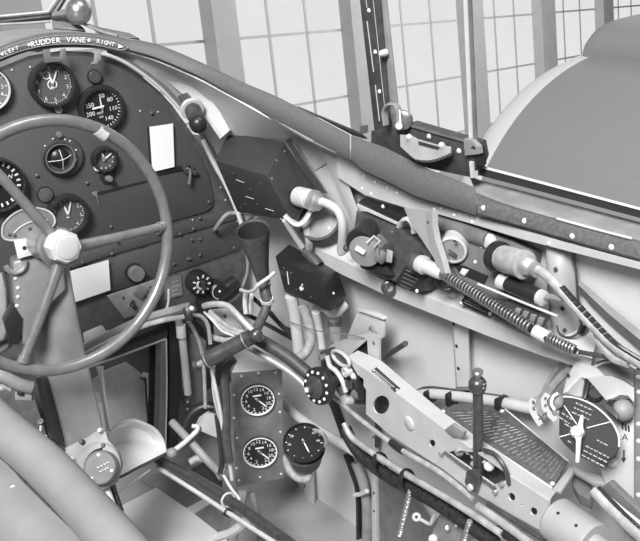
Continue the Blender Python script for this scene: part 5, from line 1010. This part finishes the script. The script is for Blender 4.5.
# ================================================================ LOWER LEFT AND CENTRE
# near cockpit rim, bottom left
t = thing('cockpit_sill_roll', 'broad pale rolled cockpit rim crossing the bottom left corner', 'rim', D(75, 500, .75))
rp = [(-60, 382, .92), (-20, 410, .865), (0, 427, .84), (40, 461, .785), (75, 496, .74), (115, 541, .68), (160, 595, .63), (200, 650, .6)]
mb = MB(); mb.tube(DD(rp), lambda s: .0205-.003*s, 28, sm=8); mb.build('roll', 'pad', t, ang=60)
seam = [(-60, 415, .915), (0, 457, .835), (24, 481, .80), (50, 507, .76), (87, 543, .71), (130, 595, .66), (170, 650, .62)]
mb = MB(); mb.tube(DD(seam), .0012, 6); mb.build('seam', 'dark', t)
low = [(-80, 470, .9), (-40, 520, .82), (-10, 560, .78), (10, 590, .74), (30, 610, .70), (60, 650, .66), (110, 700, .62)]
mb = MB(); rows = [[a, a.lerp(b, .3)+V((-.01, -.004, .012)), a.lerp(b, .6)+V((-.012, -.004, .012)), b] for a, b in zip(smooth_path(DD(seam), 4), smooth_path(DD(low), 4))]
mb.loft(rows, .002); sk = mb.build('outer_skin', 'pad', t, ang=60)
mb = MB(); mb.dome(D(13, 490, .795), cdir(0, .3, .95), .0042, .35, 16); mb.build('rivet', 'pale', sk)
for p in ((10.5, 466.5, .815), (25, 481, .795)): mb = MB(); mb.dome(D(*p), cdir(0, .3, .95), .0011, .6); mb.build('fastener', 'black', sk)
# dark sheet added for the void's shade behind the cables; structure below panel
mb = MB(); mb.box(V((.32, 1.735, .40)), V((.13, 0, 0)), V((0, .004, 0)), V((0, 0, .22))); struct(mb, 'trim_30', 'firewall')
mb = MB(); mb.plate(FY(1.95), [(-40, 385), (30, 385), (48, 440), (40, 480), (-40, 480)], 0, .01); struct(mb, 'trim_31', 'mid')
F58 = FY(1.60); F66 = FY(1.68)
t = thing('panel_support_frame', 'dark rectangular support frame standing below the instrument panel', 'frame', F58.hit(165, 440))
mb = MB(); mb.plate(F58, [(50, 374), (168, 330), (168, 338), (130, 351), (60, 376)], 0, .025, .002); mb.build('beam', 'dark', t)
mb = MB(); mb.tube(F58.hits([(60, 377), (120, 356), (165.5, 339)], .001), .0022, 6, sm=0); mb.build('bright_edge', 'light', t)
mb = MB(); mb.plate(F58, [(161, 340), (167, 337), (168, 380), (167, 448), (158, 452), (160, 400)], 0, .03, .002); mb.build('upright', 'mid', t)
mb = MB(); mb.tube(F58.hits([(166.3, 339), (166.8, 390), (165.5, 446)], .002), .0016, 6); mb.build('bright_edge', 'pale', t)
mb = MB(); mb.plate(F58, [(168.5, 326), (178, 322), (180, 400), (178, 445), (168.5, 449)], -.012, .03, .002); mb.build('upright', 'black_matt', t)
mb = MB(); mb.plate(F58, [(150, 345), (158, 343), (158, 446), (148, 440), (150, 390)], -.05, .01, .001); mb.build('rough_liner', 'bundle', t)
t = thing('vertical_strut', 'pale upright strut with capped top just right of the dark support frame', 'strut', F58.hit(190, 400))
mb = MB(); mb.tube(F58.hits([(182, 334), (184.5, 360), (188, 394)], .03), .0078, 12); mb.build('tube', 'light', t)
mb = MB(); mb.tube(F58.hits([(180.5, 325), (181.5, 337)], .034), .0098, 12, sm=0); mb.build('cap', 'pale', t)
mb = MB(); mb.tube(F58.hits([(178, 318), (180, 327)], .034), .0075, 12, sm=0); mb.build('top_nut', 'grey', t)
t = thing('grey_canister', 'mid-grey upright box between the pale strut and the loose cables', 'box', F58.hit(197, 415))
mb = MB(); mb.plate(F58, [(188, 336), (195, 334), (207, 341), (207, 402), (203, 412), (188, 396)], .01, .04, .004); mb.build('body', 'mid', t)
for y in (402, 409, 416): mb = MB(); mb.dome(F58.hit(187.5, y, .012), PAN.n, .0022, .6); mb.build('rivet', 'pale', t)
# rudder pedal
P78 = FY(1.73)
t = thing('rudder_pedal', 'grey rudder pedal plate with lacing, right of the column foot', 'pedal', P78.hit(125, 440))
mb = MB(); mb.plate(P78, [(88, 385), (104, 372), (127, 362.5), (144, 376), (147, 402), (150, 432), (140, 445), (100, 452), (94, 420)], 0, .008, .002); mb.build('plate', 'pale', t)
mb = MB(); mb.tube(P78.hits([(143, 374), (148.5, 378), (150, 400), (152, 422), (160, 436)], .012), .0052, 8); mb.build('edge_strap', 'white', t, 'pale curved edge strap')
mb = MB(); mb.tube(P78.hits([(140, 378), (145, 382), (146.5, 402), (148.5, 426)], .008), .0022, 6); mb.build('dark_groove', 'dark', t)
mb = MB(); mb.tube(P78.hits([(93, 380), (100, 386), (94, 391), (101, 394), (96, 400), (102, 404), (99, 410)], .012), .0012, 5, sm=2); mb.build('lacing', 'pale', t, 'zigzag pale lacing')
mb = MB(); mb.tube(DD([(98, 366, 1.62), (101.5, 378, 1.62), (103, 392, 1.62), (106, 412, 1.62), (108.5, 431, 1.62)]), .0042, 8); mb.tube(DD([(102, 366, 1.62), (102, 378, 1.615), (104, 396, 1.615), (109, 424, 1.615), (112, 432, 1.62)]), .0026, 6); solo(mb, 'knotted_cord', 'white', 'pale knotted cord hanging beside the column in front of the pedal', 'cord')
# heel trough
arc_ = [(106, 437, 1.640), (112, 429, 1.650), (121, 423, 1.660), (133, 420, 1.665), (146, 424, 1.670), (156, 430, 1.680), (163, 440, 1.690), (166, 452, 1.690)]
bot = [(112, 480, 1.62), (120, 477, 1.625), (128, 473, 1.63), (137, 468, 1.635), (146, 463.5, 1.64), (154, 459.5, 1.65), (161, 456, 1.66), (167, 453, 1.67)]
mb = MB(); A_, B_ = smooth_path(DD(arc_), 4), smooth_path(DD(bot), 4)
mb.loft([[a, a.lerp(b, .25)+V((.0, .05, -.01)), a.lerp(b, .55)+V((.0, .06, -.02)), a.lerp(b, .82)+V((0, .03, -.012)), b] for a, b in zip(A_, B_)], .003)
ht = thing('heel_trough', 'pale curved heel trough below the pedal plate', 'trough', D(140, 470, 1.65)); mb.build('shell', 'white', ht, ang=60)
mb = MB(); mb.tube(DD(arc_), .0022, 8); mb.build('rolled_edge', 'pale', ht); mb = MB(); mb.tube(DD(bot), .0028, 8); mb.build('lower_edge', 'dark', ht)
mb = MB(); mb.tube(DD([(114, 496, 1.6), (130, 484, 1.62), (150, 470, 1.66)]), .0018, 6); solo(mb, 'pull_wire', 'pale', 'thin pale wire running from the column foot below the heel trough', 'wire')
# hub drum unit at the foot of the column
TP = Pl(D(100, 467, 1.42)-CAM, cdir(-.12, .22, .97), CU)
t = thing('drum_unit', 'round-capped drum unit with three screws on a pale bolted flange at the column foot', 'drum', D(95, 490, 1.44))
mb = MB(); mb.plate(TP, [(60, 450.5), (72, 444), (86, 437.5), (101, 427.5), (106, 432), (108, 440), (118, 450), (122, 464), (117, 482), (103, 490), (88, 487), (74, 476), (62, 464)], -.012, .008, .002); mb.build('flange', 'grey', t)
mb = MB(); o = TP.hit(99, 466, -.012); k = 1.42/F; mb.lathe(o, TP.n, [(0, 24*k), (.006, 24*k), (.008, 22.5*k), (.009, 19*k)], 36); mb.build('outer_ring', 'grey', t)
o2 = TP.hit(103, 468, -.004); mb = MB(); mb.lathe(o2-TP.n*.004, TP.n, [(0, 17.5*k), (.018, 17*k), (.020, 16*k), (.0203, 15.2*k), (.0195, 15*k), (.0196, 0)], 36); mb.build('cap', 'mid', t)
mb = MB(); mb.tube([o2+TP.n*.0+(TP.r*math.cos(rad(a))+TP.u*math.sin(rad(a)))*(17.8*k) for a in range(95, 265, 15)], .004, 8); mb.build('shadow_arc', 'black', t)  # black arc painted as the shadow along the cap's left side
for a in (100, -10, 235): mb = MB(); mb.dome(o2+TP.n*.0158+(TP.r*math.cos(rad(a))+TP.u*math.sin(rad(a)))*(12.8*k), TP.n, .0028, .6); mb.build('screw', 'white', t)
for x0, y0, x1, y1 in ((97, 468, 109, 462), (99.5, 472, 108.5, 467.5)):
    u = 0
    while u < .97: e = min(1, u+.2); mb = MB(); mb.tube(TP.hits([(x0+(x1-x0)*u, y0+(y1-y0)*u), (x0+(x1-x0)*e, y0+(y1-y0)*e)], .0124), .0011, 4, sm=0); mb.build('engraved_text', 'pale', t); u = e+.08
for p in ((63, 450), (101.5, 430.5), (83, 442), (73.5, 459.5), (69, 461.5), (105, 446), (84.5, 476)): mb = MB(); mb.lathe(TP.hit(*p, -.012), TP.n, [(0, .0045), (.008, .0042), (.011, .003), (.0113, 0)], 8); mb.build('bolt', 'dark' if p[0] in (63, 83, 105) else 'pale', t)
mb = MB(); mb.tube(DD([(105, 484, 1.44), (110, 498, 1.43), (116, 514, 1.42)]), .0055, 10); mb.build('stem', 'light', t)
mb = MB(); mb.tube(DD([(111, 484, 1.47), (116, 497, 1.46), (121, 512, 1.45)]), .005, 10); mb.build('dark_stem', 'black', t)
# floor boards
t = thing('floor_board', 'bright flat floor board at the bottom between the drum unit and the twin tubes', 'floor board', FLO.hit(160, 520, .03))
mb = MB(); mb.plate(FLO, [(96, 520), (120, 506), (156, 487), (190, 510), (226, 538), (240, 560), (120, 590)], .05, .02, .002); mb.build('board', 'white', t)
t = thing('floor_board', 'greyer floor board under the twin tubes', 'floor board', FLO.hit(215, 510, .01))
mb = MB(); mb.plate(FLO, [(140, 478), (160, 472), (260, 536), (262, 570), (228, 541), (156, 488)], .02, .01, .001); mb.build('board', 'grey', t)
mb = MB(); mb.plate(FLO, [(185, 509), (205, 498), (212, 501), (193, 513)], .024, .004); mb.build('white_tab', 'white', t)
# twin tubes
t = thing('twin_floor_tubes', 'dark tube paired with a bright rod, running from the trough to the bottom edge', 'tube', D(220, 500, 1.58))
mb = MB(); mb.tube(DD([(157, 459, 1.72), (200, 482, 1.62), (236, 505, 1.53), (292, 545, 1.40)]), .009, 14); mb.build('dark_tube', 'dark_steel', t)
mb = MB(); mb.tube(DD([(157, 467, 1.71), (192, 489, 1.62), (227, 512, 1.53), (280, 546, 1.41)]), .0042, 10); mb.build('bright_rod', 'pale', t, 'bright rod')
mb = MB(); a = D(228, 500, 1.55); d = D(236, 505, 1.53)-D(220, 494.5, 1.57); x_, y_, z_ = basis(d); mb.tube([a+(x_*math.cos(rad(q))+y_*math.sin(rad(q)))*.0125 for q in range(0, 360, 24)], .0022, 6, closed=True, sm=0); mb.build('clamp_ring', 'pale', t)
mb = MB(); mb.box(D(228, 513, 1.53), cdir(1, -.5, 0)*.007, cdir(.5, 1, 0)*.006, CF*.005, .001); mb.build('dark_block', 'black', t)
# cluster left of the dial panel
t = thing('bell_crank', 'pale angled bell crank plate among the cables left of the two-dial panel', 'crank', D(210, 440, 1.7))
mb = MB(); mb.prism(DD([(194, 427, 1.68), (199, 417, 1.68), (208, 411, 1.68), (221, 417, 1.68), (223, 440, 1.67), (212, 436, 1.67), (200, 431, 1.68)]), CF*.01, .002); mb.build('plate', 'grey', t)
mb = MB(); mb.tube(DD([(192, 426, 1.67), (198, 427, 1.67), (196, 433, 1.67)]), .004, 8); mb.build('lug', 'pale', t)
t = thing('rudder_bar_links', 'two pale crossing link bars behind the dark twin tube end', 'link', D(195, 450, 1.68))
mb = MB(); mb.tube(DD([(172, 422, 1.72), (190, 441, 1.69), (210, 463, 1.67), (222, 474, 1.65)]), .0078, 10); mb.build('bar', 'grey', t)
mb = MB(); mb.tube(DD([(172, 452, 1.67), (184, 443, 1.67), (197, 431, 1.67)]), .0048, 10); mb.build('bar', 'pale', t)
mb = MB(); mb.sphere(D(172, 453, 1.66), .010, 14); mb.build('joint', 'grey', t)
mb = MB(); mb.sphere(D(224, 472, 1.64), .009, 14); mb.build('joint', 'light', t)
mb = MB(); mb.tube(DD([(184, 440, 1.72), (186, 425, 1.72), (193, 413, 1.72), (204, 407, 1.72), (214, 408, 1.72)]), .011, 12); solo(mb, 'black_duct', 'black', 'black curved duct arching over the pale bell crank plate', 'duct')
mb = MB(); mb.tube(DD([(190, 462, 1.72), (200, 458, 1.72), (212, 463, 1.72), (222, 478, 1.7)]), .0075, 10); solo(mb, 'grey_hose', 'hose', 'grey hose arching under the crossing link bars', 'hose')
mb = MB(); mb.prism(DD([(190, 470, 1.73), (205, 462, 1.73), (222, 480, 1.71), (222, 488, 1.7), (205, 478, 1.7)]), CF*.01, .002); solo(mb, 'black_web', 'black', 'black web plate below the crossing link bars', 'plate')
def cable(pts, d0, d1, r, m, label, nm='loose_cable', group='loose cables below the panel'):
    n = len(pts)-1; mb = MB(); mb.tube([D(x, y, d0+(d1-d0)*i/n) for i, (x, y) in enumerate(pts)], r, 8); return solo(mb, nm, m, label, 'cable', group)
cable([(188, 321), (195, 332), (201, 348), (204, 370), (205.5, 408)], 1.58, 1.66, .0034, 'hose', 'leftmost grey cable dropping straight past the grey upright box')
cable([(196, 318), (204, 326), (209, 340), (211, 360), (213, 388), (217, 410)], 1.57, 1.64, .0036, 'black', 'black cable bowing right beside the hand pump stub')
cable([(211, 367), (216, 390), (220, 410), (223, 430), (229, 460), (232, 480)], 1.56, 1.62, .0034, 'pale', 'long pale cable running down beside the black hose of the two-dial panel')
cable([(214, 366), (213, 388), (217, 410), (222, 425)], 1.56, 1.62, .0026, 'light', 'short pale cable looping left of the long pale cable')
cable([(192, 314), (202, 317), (208, 326), (210.5, 344)], 1.56, 1.58, .0036, 'grey', 'grey cable curling down from the switch housing')
cable([(234, 359), (227, 366), (224.5, 380), (226, 410), (226, 436), (229, 462)], 1.58, 1.60, .0078, 'dark', 'thick black hose along the left edge of the two-dial panel', 'thick_hose')
cable([(217, 415), (220, 440), (222, 460), (220, 474)], 1.64, 1.6, .005, 'black', 'black cable ending behind the lower left of the two-dial panel')
cable([(224, 476), (231, 488), (240, 500)], 1.6, 1.56, .0028, 'pale', 'short pale cable between the link bar joint and the dark twin tube')
# pipes under the panel behind the wheel
cable([(80, 352), (108, 336), (132, 324), (150, 317), (190, 306)], 1.6, 1.57, .0078, 'grey', 'grey pipe slanting up below the grey switch plate', 'slanting_pipe', 'pipes behind the lower wheel rim')
cable([(86, 354), (110, 341), (135, 329), (160, 321), (187, 316)], 1.58, 1.55, .0046, 'tube', 'bright thin pipe slanting under the grey pipe', 'slanting_pipe', 'pipes behind the lower wheel rim')
cable([(84, 346), (104, 335), (112, 333)], 1.62, 1.6, .006, 'light', 'pale pipe stub beside the column under the white card', 'slanting_pipe', 'pipes behind the lower wheel rim')
mb = MB(); mb.prism(DD([(82, 333, 1.66), (101, 325, 1.66), (106, 333, 1.66), (84, 343, 1.66)]), CF*.012, .003); solo(mb, 'pale_block', 'light', 'pale block under the tilted white card beside the column', 'block')
mb = MB(); mb.box(D(188, 314, 1.55), cdir(1, .2, 0)*.0065, cdir(-.2, 1, 0)*.012, CF*.006, .002); solo(mb, 'cable_clamp', 'black', 'black cable clamp gathering the cables under the switch housing', 'clamp')
mb = MB(); mb.lathe(D(192, 309, 1.545), cdir(0, .3, .9), [(0, .0045), (.006, .004), (.007, .002), (.0072, 0)], 12); solo(mb, 'bright_nut', 'light', 'bright nut on top of the black cable clamp', 'nut')
# fan of pale pipes
for pts, r, m, lab in (
    ([(204, 306), (210, 304.5), (218, 304), (228, 306), (236, 313.5), (249, 327), (262, 340)], .0056, 'tube', 'thickest pale pipe arching to the right from under the switch housing'),
    ([(210, 311), (217, 318), (226, 325), (236, 330), (249, 334)], .0042, 'tube', 'pale pipe second from the top of the fan'),
    ([(208, 314), (216, 322), (225, 329), (235, 333), (244, 335)], .0034, 'tube', 'thin pale pipe third from the top of the fan'),
    ([(204, 312), (213, 321), (222, 331), (234, 336)], .0022, 'light', 'thinnest pale pipe of the fan'),
    ([(211, 337), (219, 339), (228, 340.5), (239, 338)], .0056, 'tube', 'short thick pale pipe just above the hand pump')):
    mb = MB(); mb.tube([D(x, y, 1.60-.012*i) for i, (x, y) in enumerate(pts)], r, 10); solo(mb, 'fan_pipe', m, lab, 'pipe', 'fan of pale pipes above the hand pump')
t = thing('grey_gusset', 'grey gusset with one hole behind the fan of pale pipes', 'plate', D(228, 318, 1.64))
mb = MB(); mb.prism(DD([(212, 309, 1.64), (226, 308, 1.63), (240, 322, 1.62), (246, 333, 1.61), (225, 336, 1.63), (214, 335, 1.64)]), CF*.006, .001); mb.build('plate', 'grey', t)
mb = MB(); mb.lathe(D(224.5, 316, 1.625), -CF, [(0, .0035), (.001, .003), (.0012, 0)], 12); mb.build('hole', 'black', t)
# hand pump
t = thing('hand_pump', 'dark polished hand pump cylinder with stub plunger, above the two-dial panel', 'pump', D(228, 362, 1.53))
a, b = D(205, 361, 1.525), D(252, 336.5, 1.50); ax = (b-a).normalized(); h = (b-a).length
mb = MB(); mb.lathe(a, ax, [(0, .0115), (.002, .0142), (h*.3, .0142), (h*.34, .0134), (h-.002, .0134), (h, .0105)], 28); mb.build('cylinder', 'dark_steel', t)
mb = MB(); mb.lathe(a, ax, [(-.014, .0055), (.002, .0055)], 16); mb.build('plunger', 'alu', t)
mb = MB(); mb.lathe(a, ax, [(-.021, .006), (-.0205, .0092), (-.014, .0092), (-.0135, .0055)], 20); mb.build('plunger_head', 'dark', t)
for f in (.06, .86): mb = MB(); mb.ring(a+ax*(h*f), ax, .013, .0146, -.001, .001, 28); mb.build('band', 'alu', t)
mb = MB(); mb.sphere(D(256, 335, 1.495), .0115, 20); mb.build('end_joint', 'dark_steel', t)
# two-dial panel
t = thing('twin_dial_board', 'narrow grey upright panel holding two white-numbered dials', 'panel', DIA.hit(258, 486))
pp_ = [(231, 374), (282, 369), (284.5, 478), (236, 487.5)]
mb = MB(); mb.plate(DIA, pp_, 0, .004, .001); mb.build('plate', 'mid', t)
mb = MB(); mb.prism([DIA.hit(232, 373, 0), DIA.hit(282, 369, 0), DIA.hit(276, 365, -.05), DIA.hit(240, 358, -.05)], -DIA.n*.004+V((0, 0, .001)), .0008); mb.build('top_bracket', 'light', t, 'pale top bracket')
studs(t, 'screw', 'pale', DIA, [(241.5, 376.5), (258.5, 373), (275.5, 372.5), (279, 394), (234, 395), (237, 438), (280.5, 432), (281, 474), (239, 480.5), (260, 477), (236.5, 468), (234, 418), (280, 412)], .0026, .0, .6)
DLAB = ('upper white-numbered dial on the narrow grey panel', 'lower white-numbered dial on the narrow grey panel')
for lab, (cx, cy, R_) in zip(DLAB, ((257.5, 398.8, 16.4), (260, 451, 16.6))):
    nm_ = [(-120+a*30, str(n_)) for a, n_ in enumerate((4, 6, 8, 10, 12, 14, 16, 18, 20))]
    t2, c, R, f = gauge('dial_gauge', lab, DIA, cx, cy, R_, nums=[(a, s) for a, s in nm_]+[(-155, '2'), (152, '22')], ticks=24, needles=[(138, .8, .0013, 'white')], numsize=.25, numr=.7, tickr=(.88, .95), face='dial', bezel='dark', ring='white', rim=.06, deep=.007, hubr=.1, group='dials on the narrow grey panel', tscale=1.5, sub=[('RPM', 0, .25, .2)] if False else ())
    mb = MB(); mb.box(f+DIA.u*R*.26+DIA.n*.0006, DIA.r*R*.26, DIA.u*R*.05, DIA.n*.0004); mb.build('name_line', 'lume', t2)
# round gauge leaning upward
gx = cdir(-.05, .66, .75)
GPn = Pl(D(304, 444, 1.56)-CAM, gx, CU)
t3, c, R, f = gauge('leaning_gauge', 'black round gauge leaning back in its own can, right of the two-dial panel', GPn, 304, 444, 19.5, ticks=12, needles=[(153, .72, .0012, 'white')], face='dial', bezel='black', rim=.09, deep=.012, nums=[(-100, '10'), (-60, '20'), (40, '50'), (80, '60')], numsize=.15, numr=.74, tickr=(.86, .95), group='gauges below the panel')
mb = MB(); mb.lathe(c, gx, [(-.058, .024), (-.055, .027), (-.02, .0335), (-.015, .036)], 36); mb.build('can', 'dark', t3)
mb = MB(); mb.tube(DD([(315, 430, 1.54), (322, 433, 1.535), (326, 440, 1.54), (324, 446, 1.55)]), .0035, 8); mb.build('clip', 'alu', t3)
mb = MB(); mb.tube(DD([(286, 455, 1.62), (288, 467, 1.62), (296, 477, 1.61), (306, 479, 1.6), (311, 472, 1.6)]), .0072, 10); solo(mb, 'gauge_hose', 'hose', 'grey hose looping below the leaning black gauge', 'hose')
# skin members between gauge and bundle
mb = MB(); mb.tube([WAL.hit(x, y, .05) for x, y in [(276, 398), (300, 418), (330, 437), (366, 458)]], .0095, 12); solo(mb, 'longeron_tube', 'light', 'pale longeron tube sloping down behind the leaning black gauge', 'tube')
mb = MB(); mb.loft([[WAL.hit(302, 462, .002), WAL.hit(303, 462, .016), WAL.hit(312, 464, .016), WAL.hit(314, 464, .002)], [WAL.hit(305, 532, .002), WAL.hit(306, 532, .016), WAL.hit(316, 532, .016), WAL.hit(318, 532, .002)]], closed=True)
t = thing('skin_rib', 'pale upright skin frame with row of holes below the leaning black gauge', 'frame strip', WAL.hit(310, 532, .01)); mb.build('channel', 'light', t)
for p in ((304.5, 486), (305.2, 503), (305.6, 519)): mb = MB(); mb.lathe(WAL.hit(*p, .0161), WAL.n, [(0, .003), (.0006, .0028), (.0007, 0)], 10); mb.build('hole', 'black', t)
mb = MB(); mb.tube(WAL.hits([(292, 534), (305, 528), (322, 531), (340, 545)], .02), .013, 12, flat=.6); solo(mb, 'black_pad', 'black', 'black pad at the bottom edge under the pale skin frame', 'pad')
for pts, w_, m, lab in (([(332, 400), (337, 412), (346, 438)], .010, 'black', 'upper length of black strap behind the pale channel'), ([(347, 453), (353, 470), (359, 492), (360, 545)], .009, 'black', 'lower black strap running down the skin to the bottom edge')):
    mb = MB(); mb.tube(WAL.hits(pts, .014), w_, 10, flat=.4); solo(mb, 'strap', m, lab, 'strap', 'black straps on the skin')
mb = MB(); mb.tube(WAL.hits([(356, 462), (363, 482), (367, 505), (367, 545)], .014), .0105, 10); solo(mb, 'grey_pipe', 'grey', 'grey pipe running down beside the lower black strap', 'pipe')
mb = MB(); mb.tube(WAL.hits([(355, 495), (361, 494), (367, 491)], .03), .0045, 8); solo(mb, 'strap_clip', 'pale', 'bright clip joining the lower black strap and grey pipe', 'clip')
t = thing('skin_rib', 'thin pale skin frame edge with dark holes under the bundle clamps', 'frame strip', WAL.hit(374, 540, .01))
mb = MB(); mb.plate(WAL, [(371, 430), (374, 430), (376.5, 545), (371.5, 545)], .012, .012, .001); mb.build('edge', 'light', t)
for p in ((375.5, 437), (375.7, 493), (375.7, 511)): mb = MB(); mb.lathe(WAL.hit(p[0]-1.8, p[1], .0121), WAL.n, [(0, .0028), (.0006, .0026), (.0007, 0)], 10); mb.build('hole', 'black', t)
mb = MB(); mb.plate(WAL, [(377, 470), (412, 492), (430, 520), (440, 560), (377, 560)], .004, .004); struct(mb, 'trim_32', 'mid')
mb = MB(); mb.tube(WAL.hits([(377, 418), (378, 432), (377, 446)], .01), .005, 8); solo(mb, 'short_strut', 'dark', 'short dark strut between the push rod and the black bundle', 'strut')
# posts below dial panel
cable([(243, 490), (240, 505), (236, 516), (232, 545)], 1.66, 1.66, .009, 'grey', 'pale post below the two-dial panel at the bottom edge', 'lower_post', 'posts below the two-dial panel')
cable([(252, 492), (256, 510), (262, 545)], 1.68, 1.68, .008, 'mid', 'dark grey post below the two-dial panel', 'lower_post', 'posts below the two-dial panel')
cable([(214, 538), (232, 532), (246, 521)], 1.56, 1.53, .008, 'pale', 'bright short tube crossing under the dark twin tube at the bottom', 'cross_tube', None)
# fittings left of the column
t = thing('left_control_tube', 'pale control tube with dark clevis at the left picture edge, below the wheel rim', 'tube', D(10, 390, 1.6))
mb = MB(); mb.tube(DD([(-20, 366, 1.55), (0, 375, 1.55), (18, 384, 1.56), (32, 388, 1.57)]), .0115, 14); mb.build('tube', 'grey', t)
mb = MB(); mb.box(D(25, 394, 1.58), cdir(1, -.05, 0)*.015, cdir(0, 1, 0)*.010, CF*.01, .002); mb.build('clevis', 'grey', t)
mb = MB(); mb.box(D(20.5, 392.5, 1.565), cdir(1, 0, 0)*.0048, cdir(0, 1, 0)*.0045, CF*.004, .001); mb.build('dark_slot', 'black', t)
mb = MB(); mb.tube(DD([(0, 388, 1.6), (6, 386, 1.6), (12, 389, 1.6)]), .006, 8); mb.build('lug', 'pale', t)
t = thing('left_panel_cover', 'pale rounded cover at the left picture edge beside the chain guard', 'cover', D(2, 325, 1.4))
mb = MB(); mb.prism(DD([(-20, 275, 1.4), (2, 272, 1.4), (6, 290, 1.4), (7.5, 330, 1.4), (4, 340, 1.4), (-20, 350, 1.4)]), CF*.02, .004); mb.build('cover', 'grey', t)
mb = MB(); mb.prism(DD([(7, 318, 1.42), (14, 322, 1.42), (8, 348, 1.42), (-5, 356, 1.42), (-5, 345, 1.42), (4, 340, 1.42)]), CF*.02, .002); mb.build('lower_bracket', 'mid', t)
t = thing('rod_pair', 'two slim pale rods left of the column foot, rising from the cockpit rim', 'rod', D(42, 440, 1.5))
mb = MB(); mb.tube(DD([(41, 424, 1.5), (39, 444, 1.49)]), .002, 6, sm=0); mb.build('thin_rod', 'pale', t)
mb = MB(); mb.tube(DD([(45, 436, 1.48), (48, 446, 1.47), (52, 456, 1.46)]), .0036, 8); mb.build('thick_rod', 'white', t)
mb = MB(); mb.lathe(D(41, 422, 1.5), cdir(0, .4, .9), [(0, .006), (.006, .0055), (.0062, 0)], 12); mb.build('dark_cap', 'black', t)
# ---------------------------------------------------------------- light and camera
w = bpy.data.worlds.new('World'); bpy.context.scene.world = w; w.use_nodes = True
w.node_tree.nodes['Background'].inputs['Color'].default_value = (1, 1, 1, 1); w.node_tree.nodes['Background'].inputs['Strength'].default_value = .19
def area(name, loc, target, size, power, sy=None):
    l = bpy.data.lights.new(name, 'AREA'); l.energy = power; l.size = size
    if sy: l.shape = 'RECTANGLE'; l.size_y = sy
    o = bpy.data.objects.new(name, l); C.objects.link(o); o.location = loc; o.rotation_euler = (V(target)-V(loc)).to_track_quat('-Z', 'Y').to_euler(); return o
area('hangar_daylight', CAM+V((-1.45, -.95, 2.5)), CAM+V((.5, 1.2, -.7)), 1.3, 325)
area('hangar_roof_light', CAM+V((1.9, .2, 3.6)), CAM+V((.6, 1.2, -.7)), 1.8, 75)
area('hangar_wall_fill', H0+HN*3.5+HV*3+HU*1.5, H0+HU*1.5, 4, 330)  # added fill lamp, brightens the backlit pillars and glazing bars
cd = bpy.data.cameras.new('camera'); cd.sensor_fit = 'HORIZONTAL'; cd.sensor_width = 36; cd.lens = 36*F/640; cd.clip_start = .05
cam = bpy.data.objects.new('camera', cd); C.objects.link(cam)
cam.matrix_world = Matrix(((CR.x, CU.x, -CF.x, CAM.x), (CR.y, CU.y, -CF.y, CAM.y), (CR.z, CU.z, -CF.z, CAM.z), (0, 0, 0, 1)))
sc = bpy.context.scene; sc.camera = cam
sc.view_settings.view_transform = 'Standard'; sc.view_settings.look = 'None'; sc.view_settings.exposure = 0; sc.view_settings.gamma = 1; sc.view_settings.use_curve_mapping = False
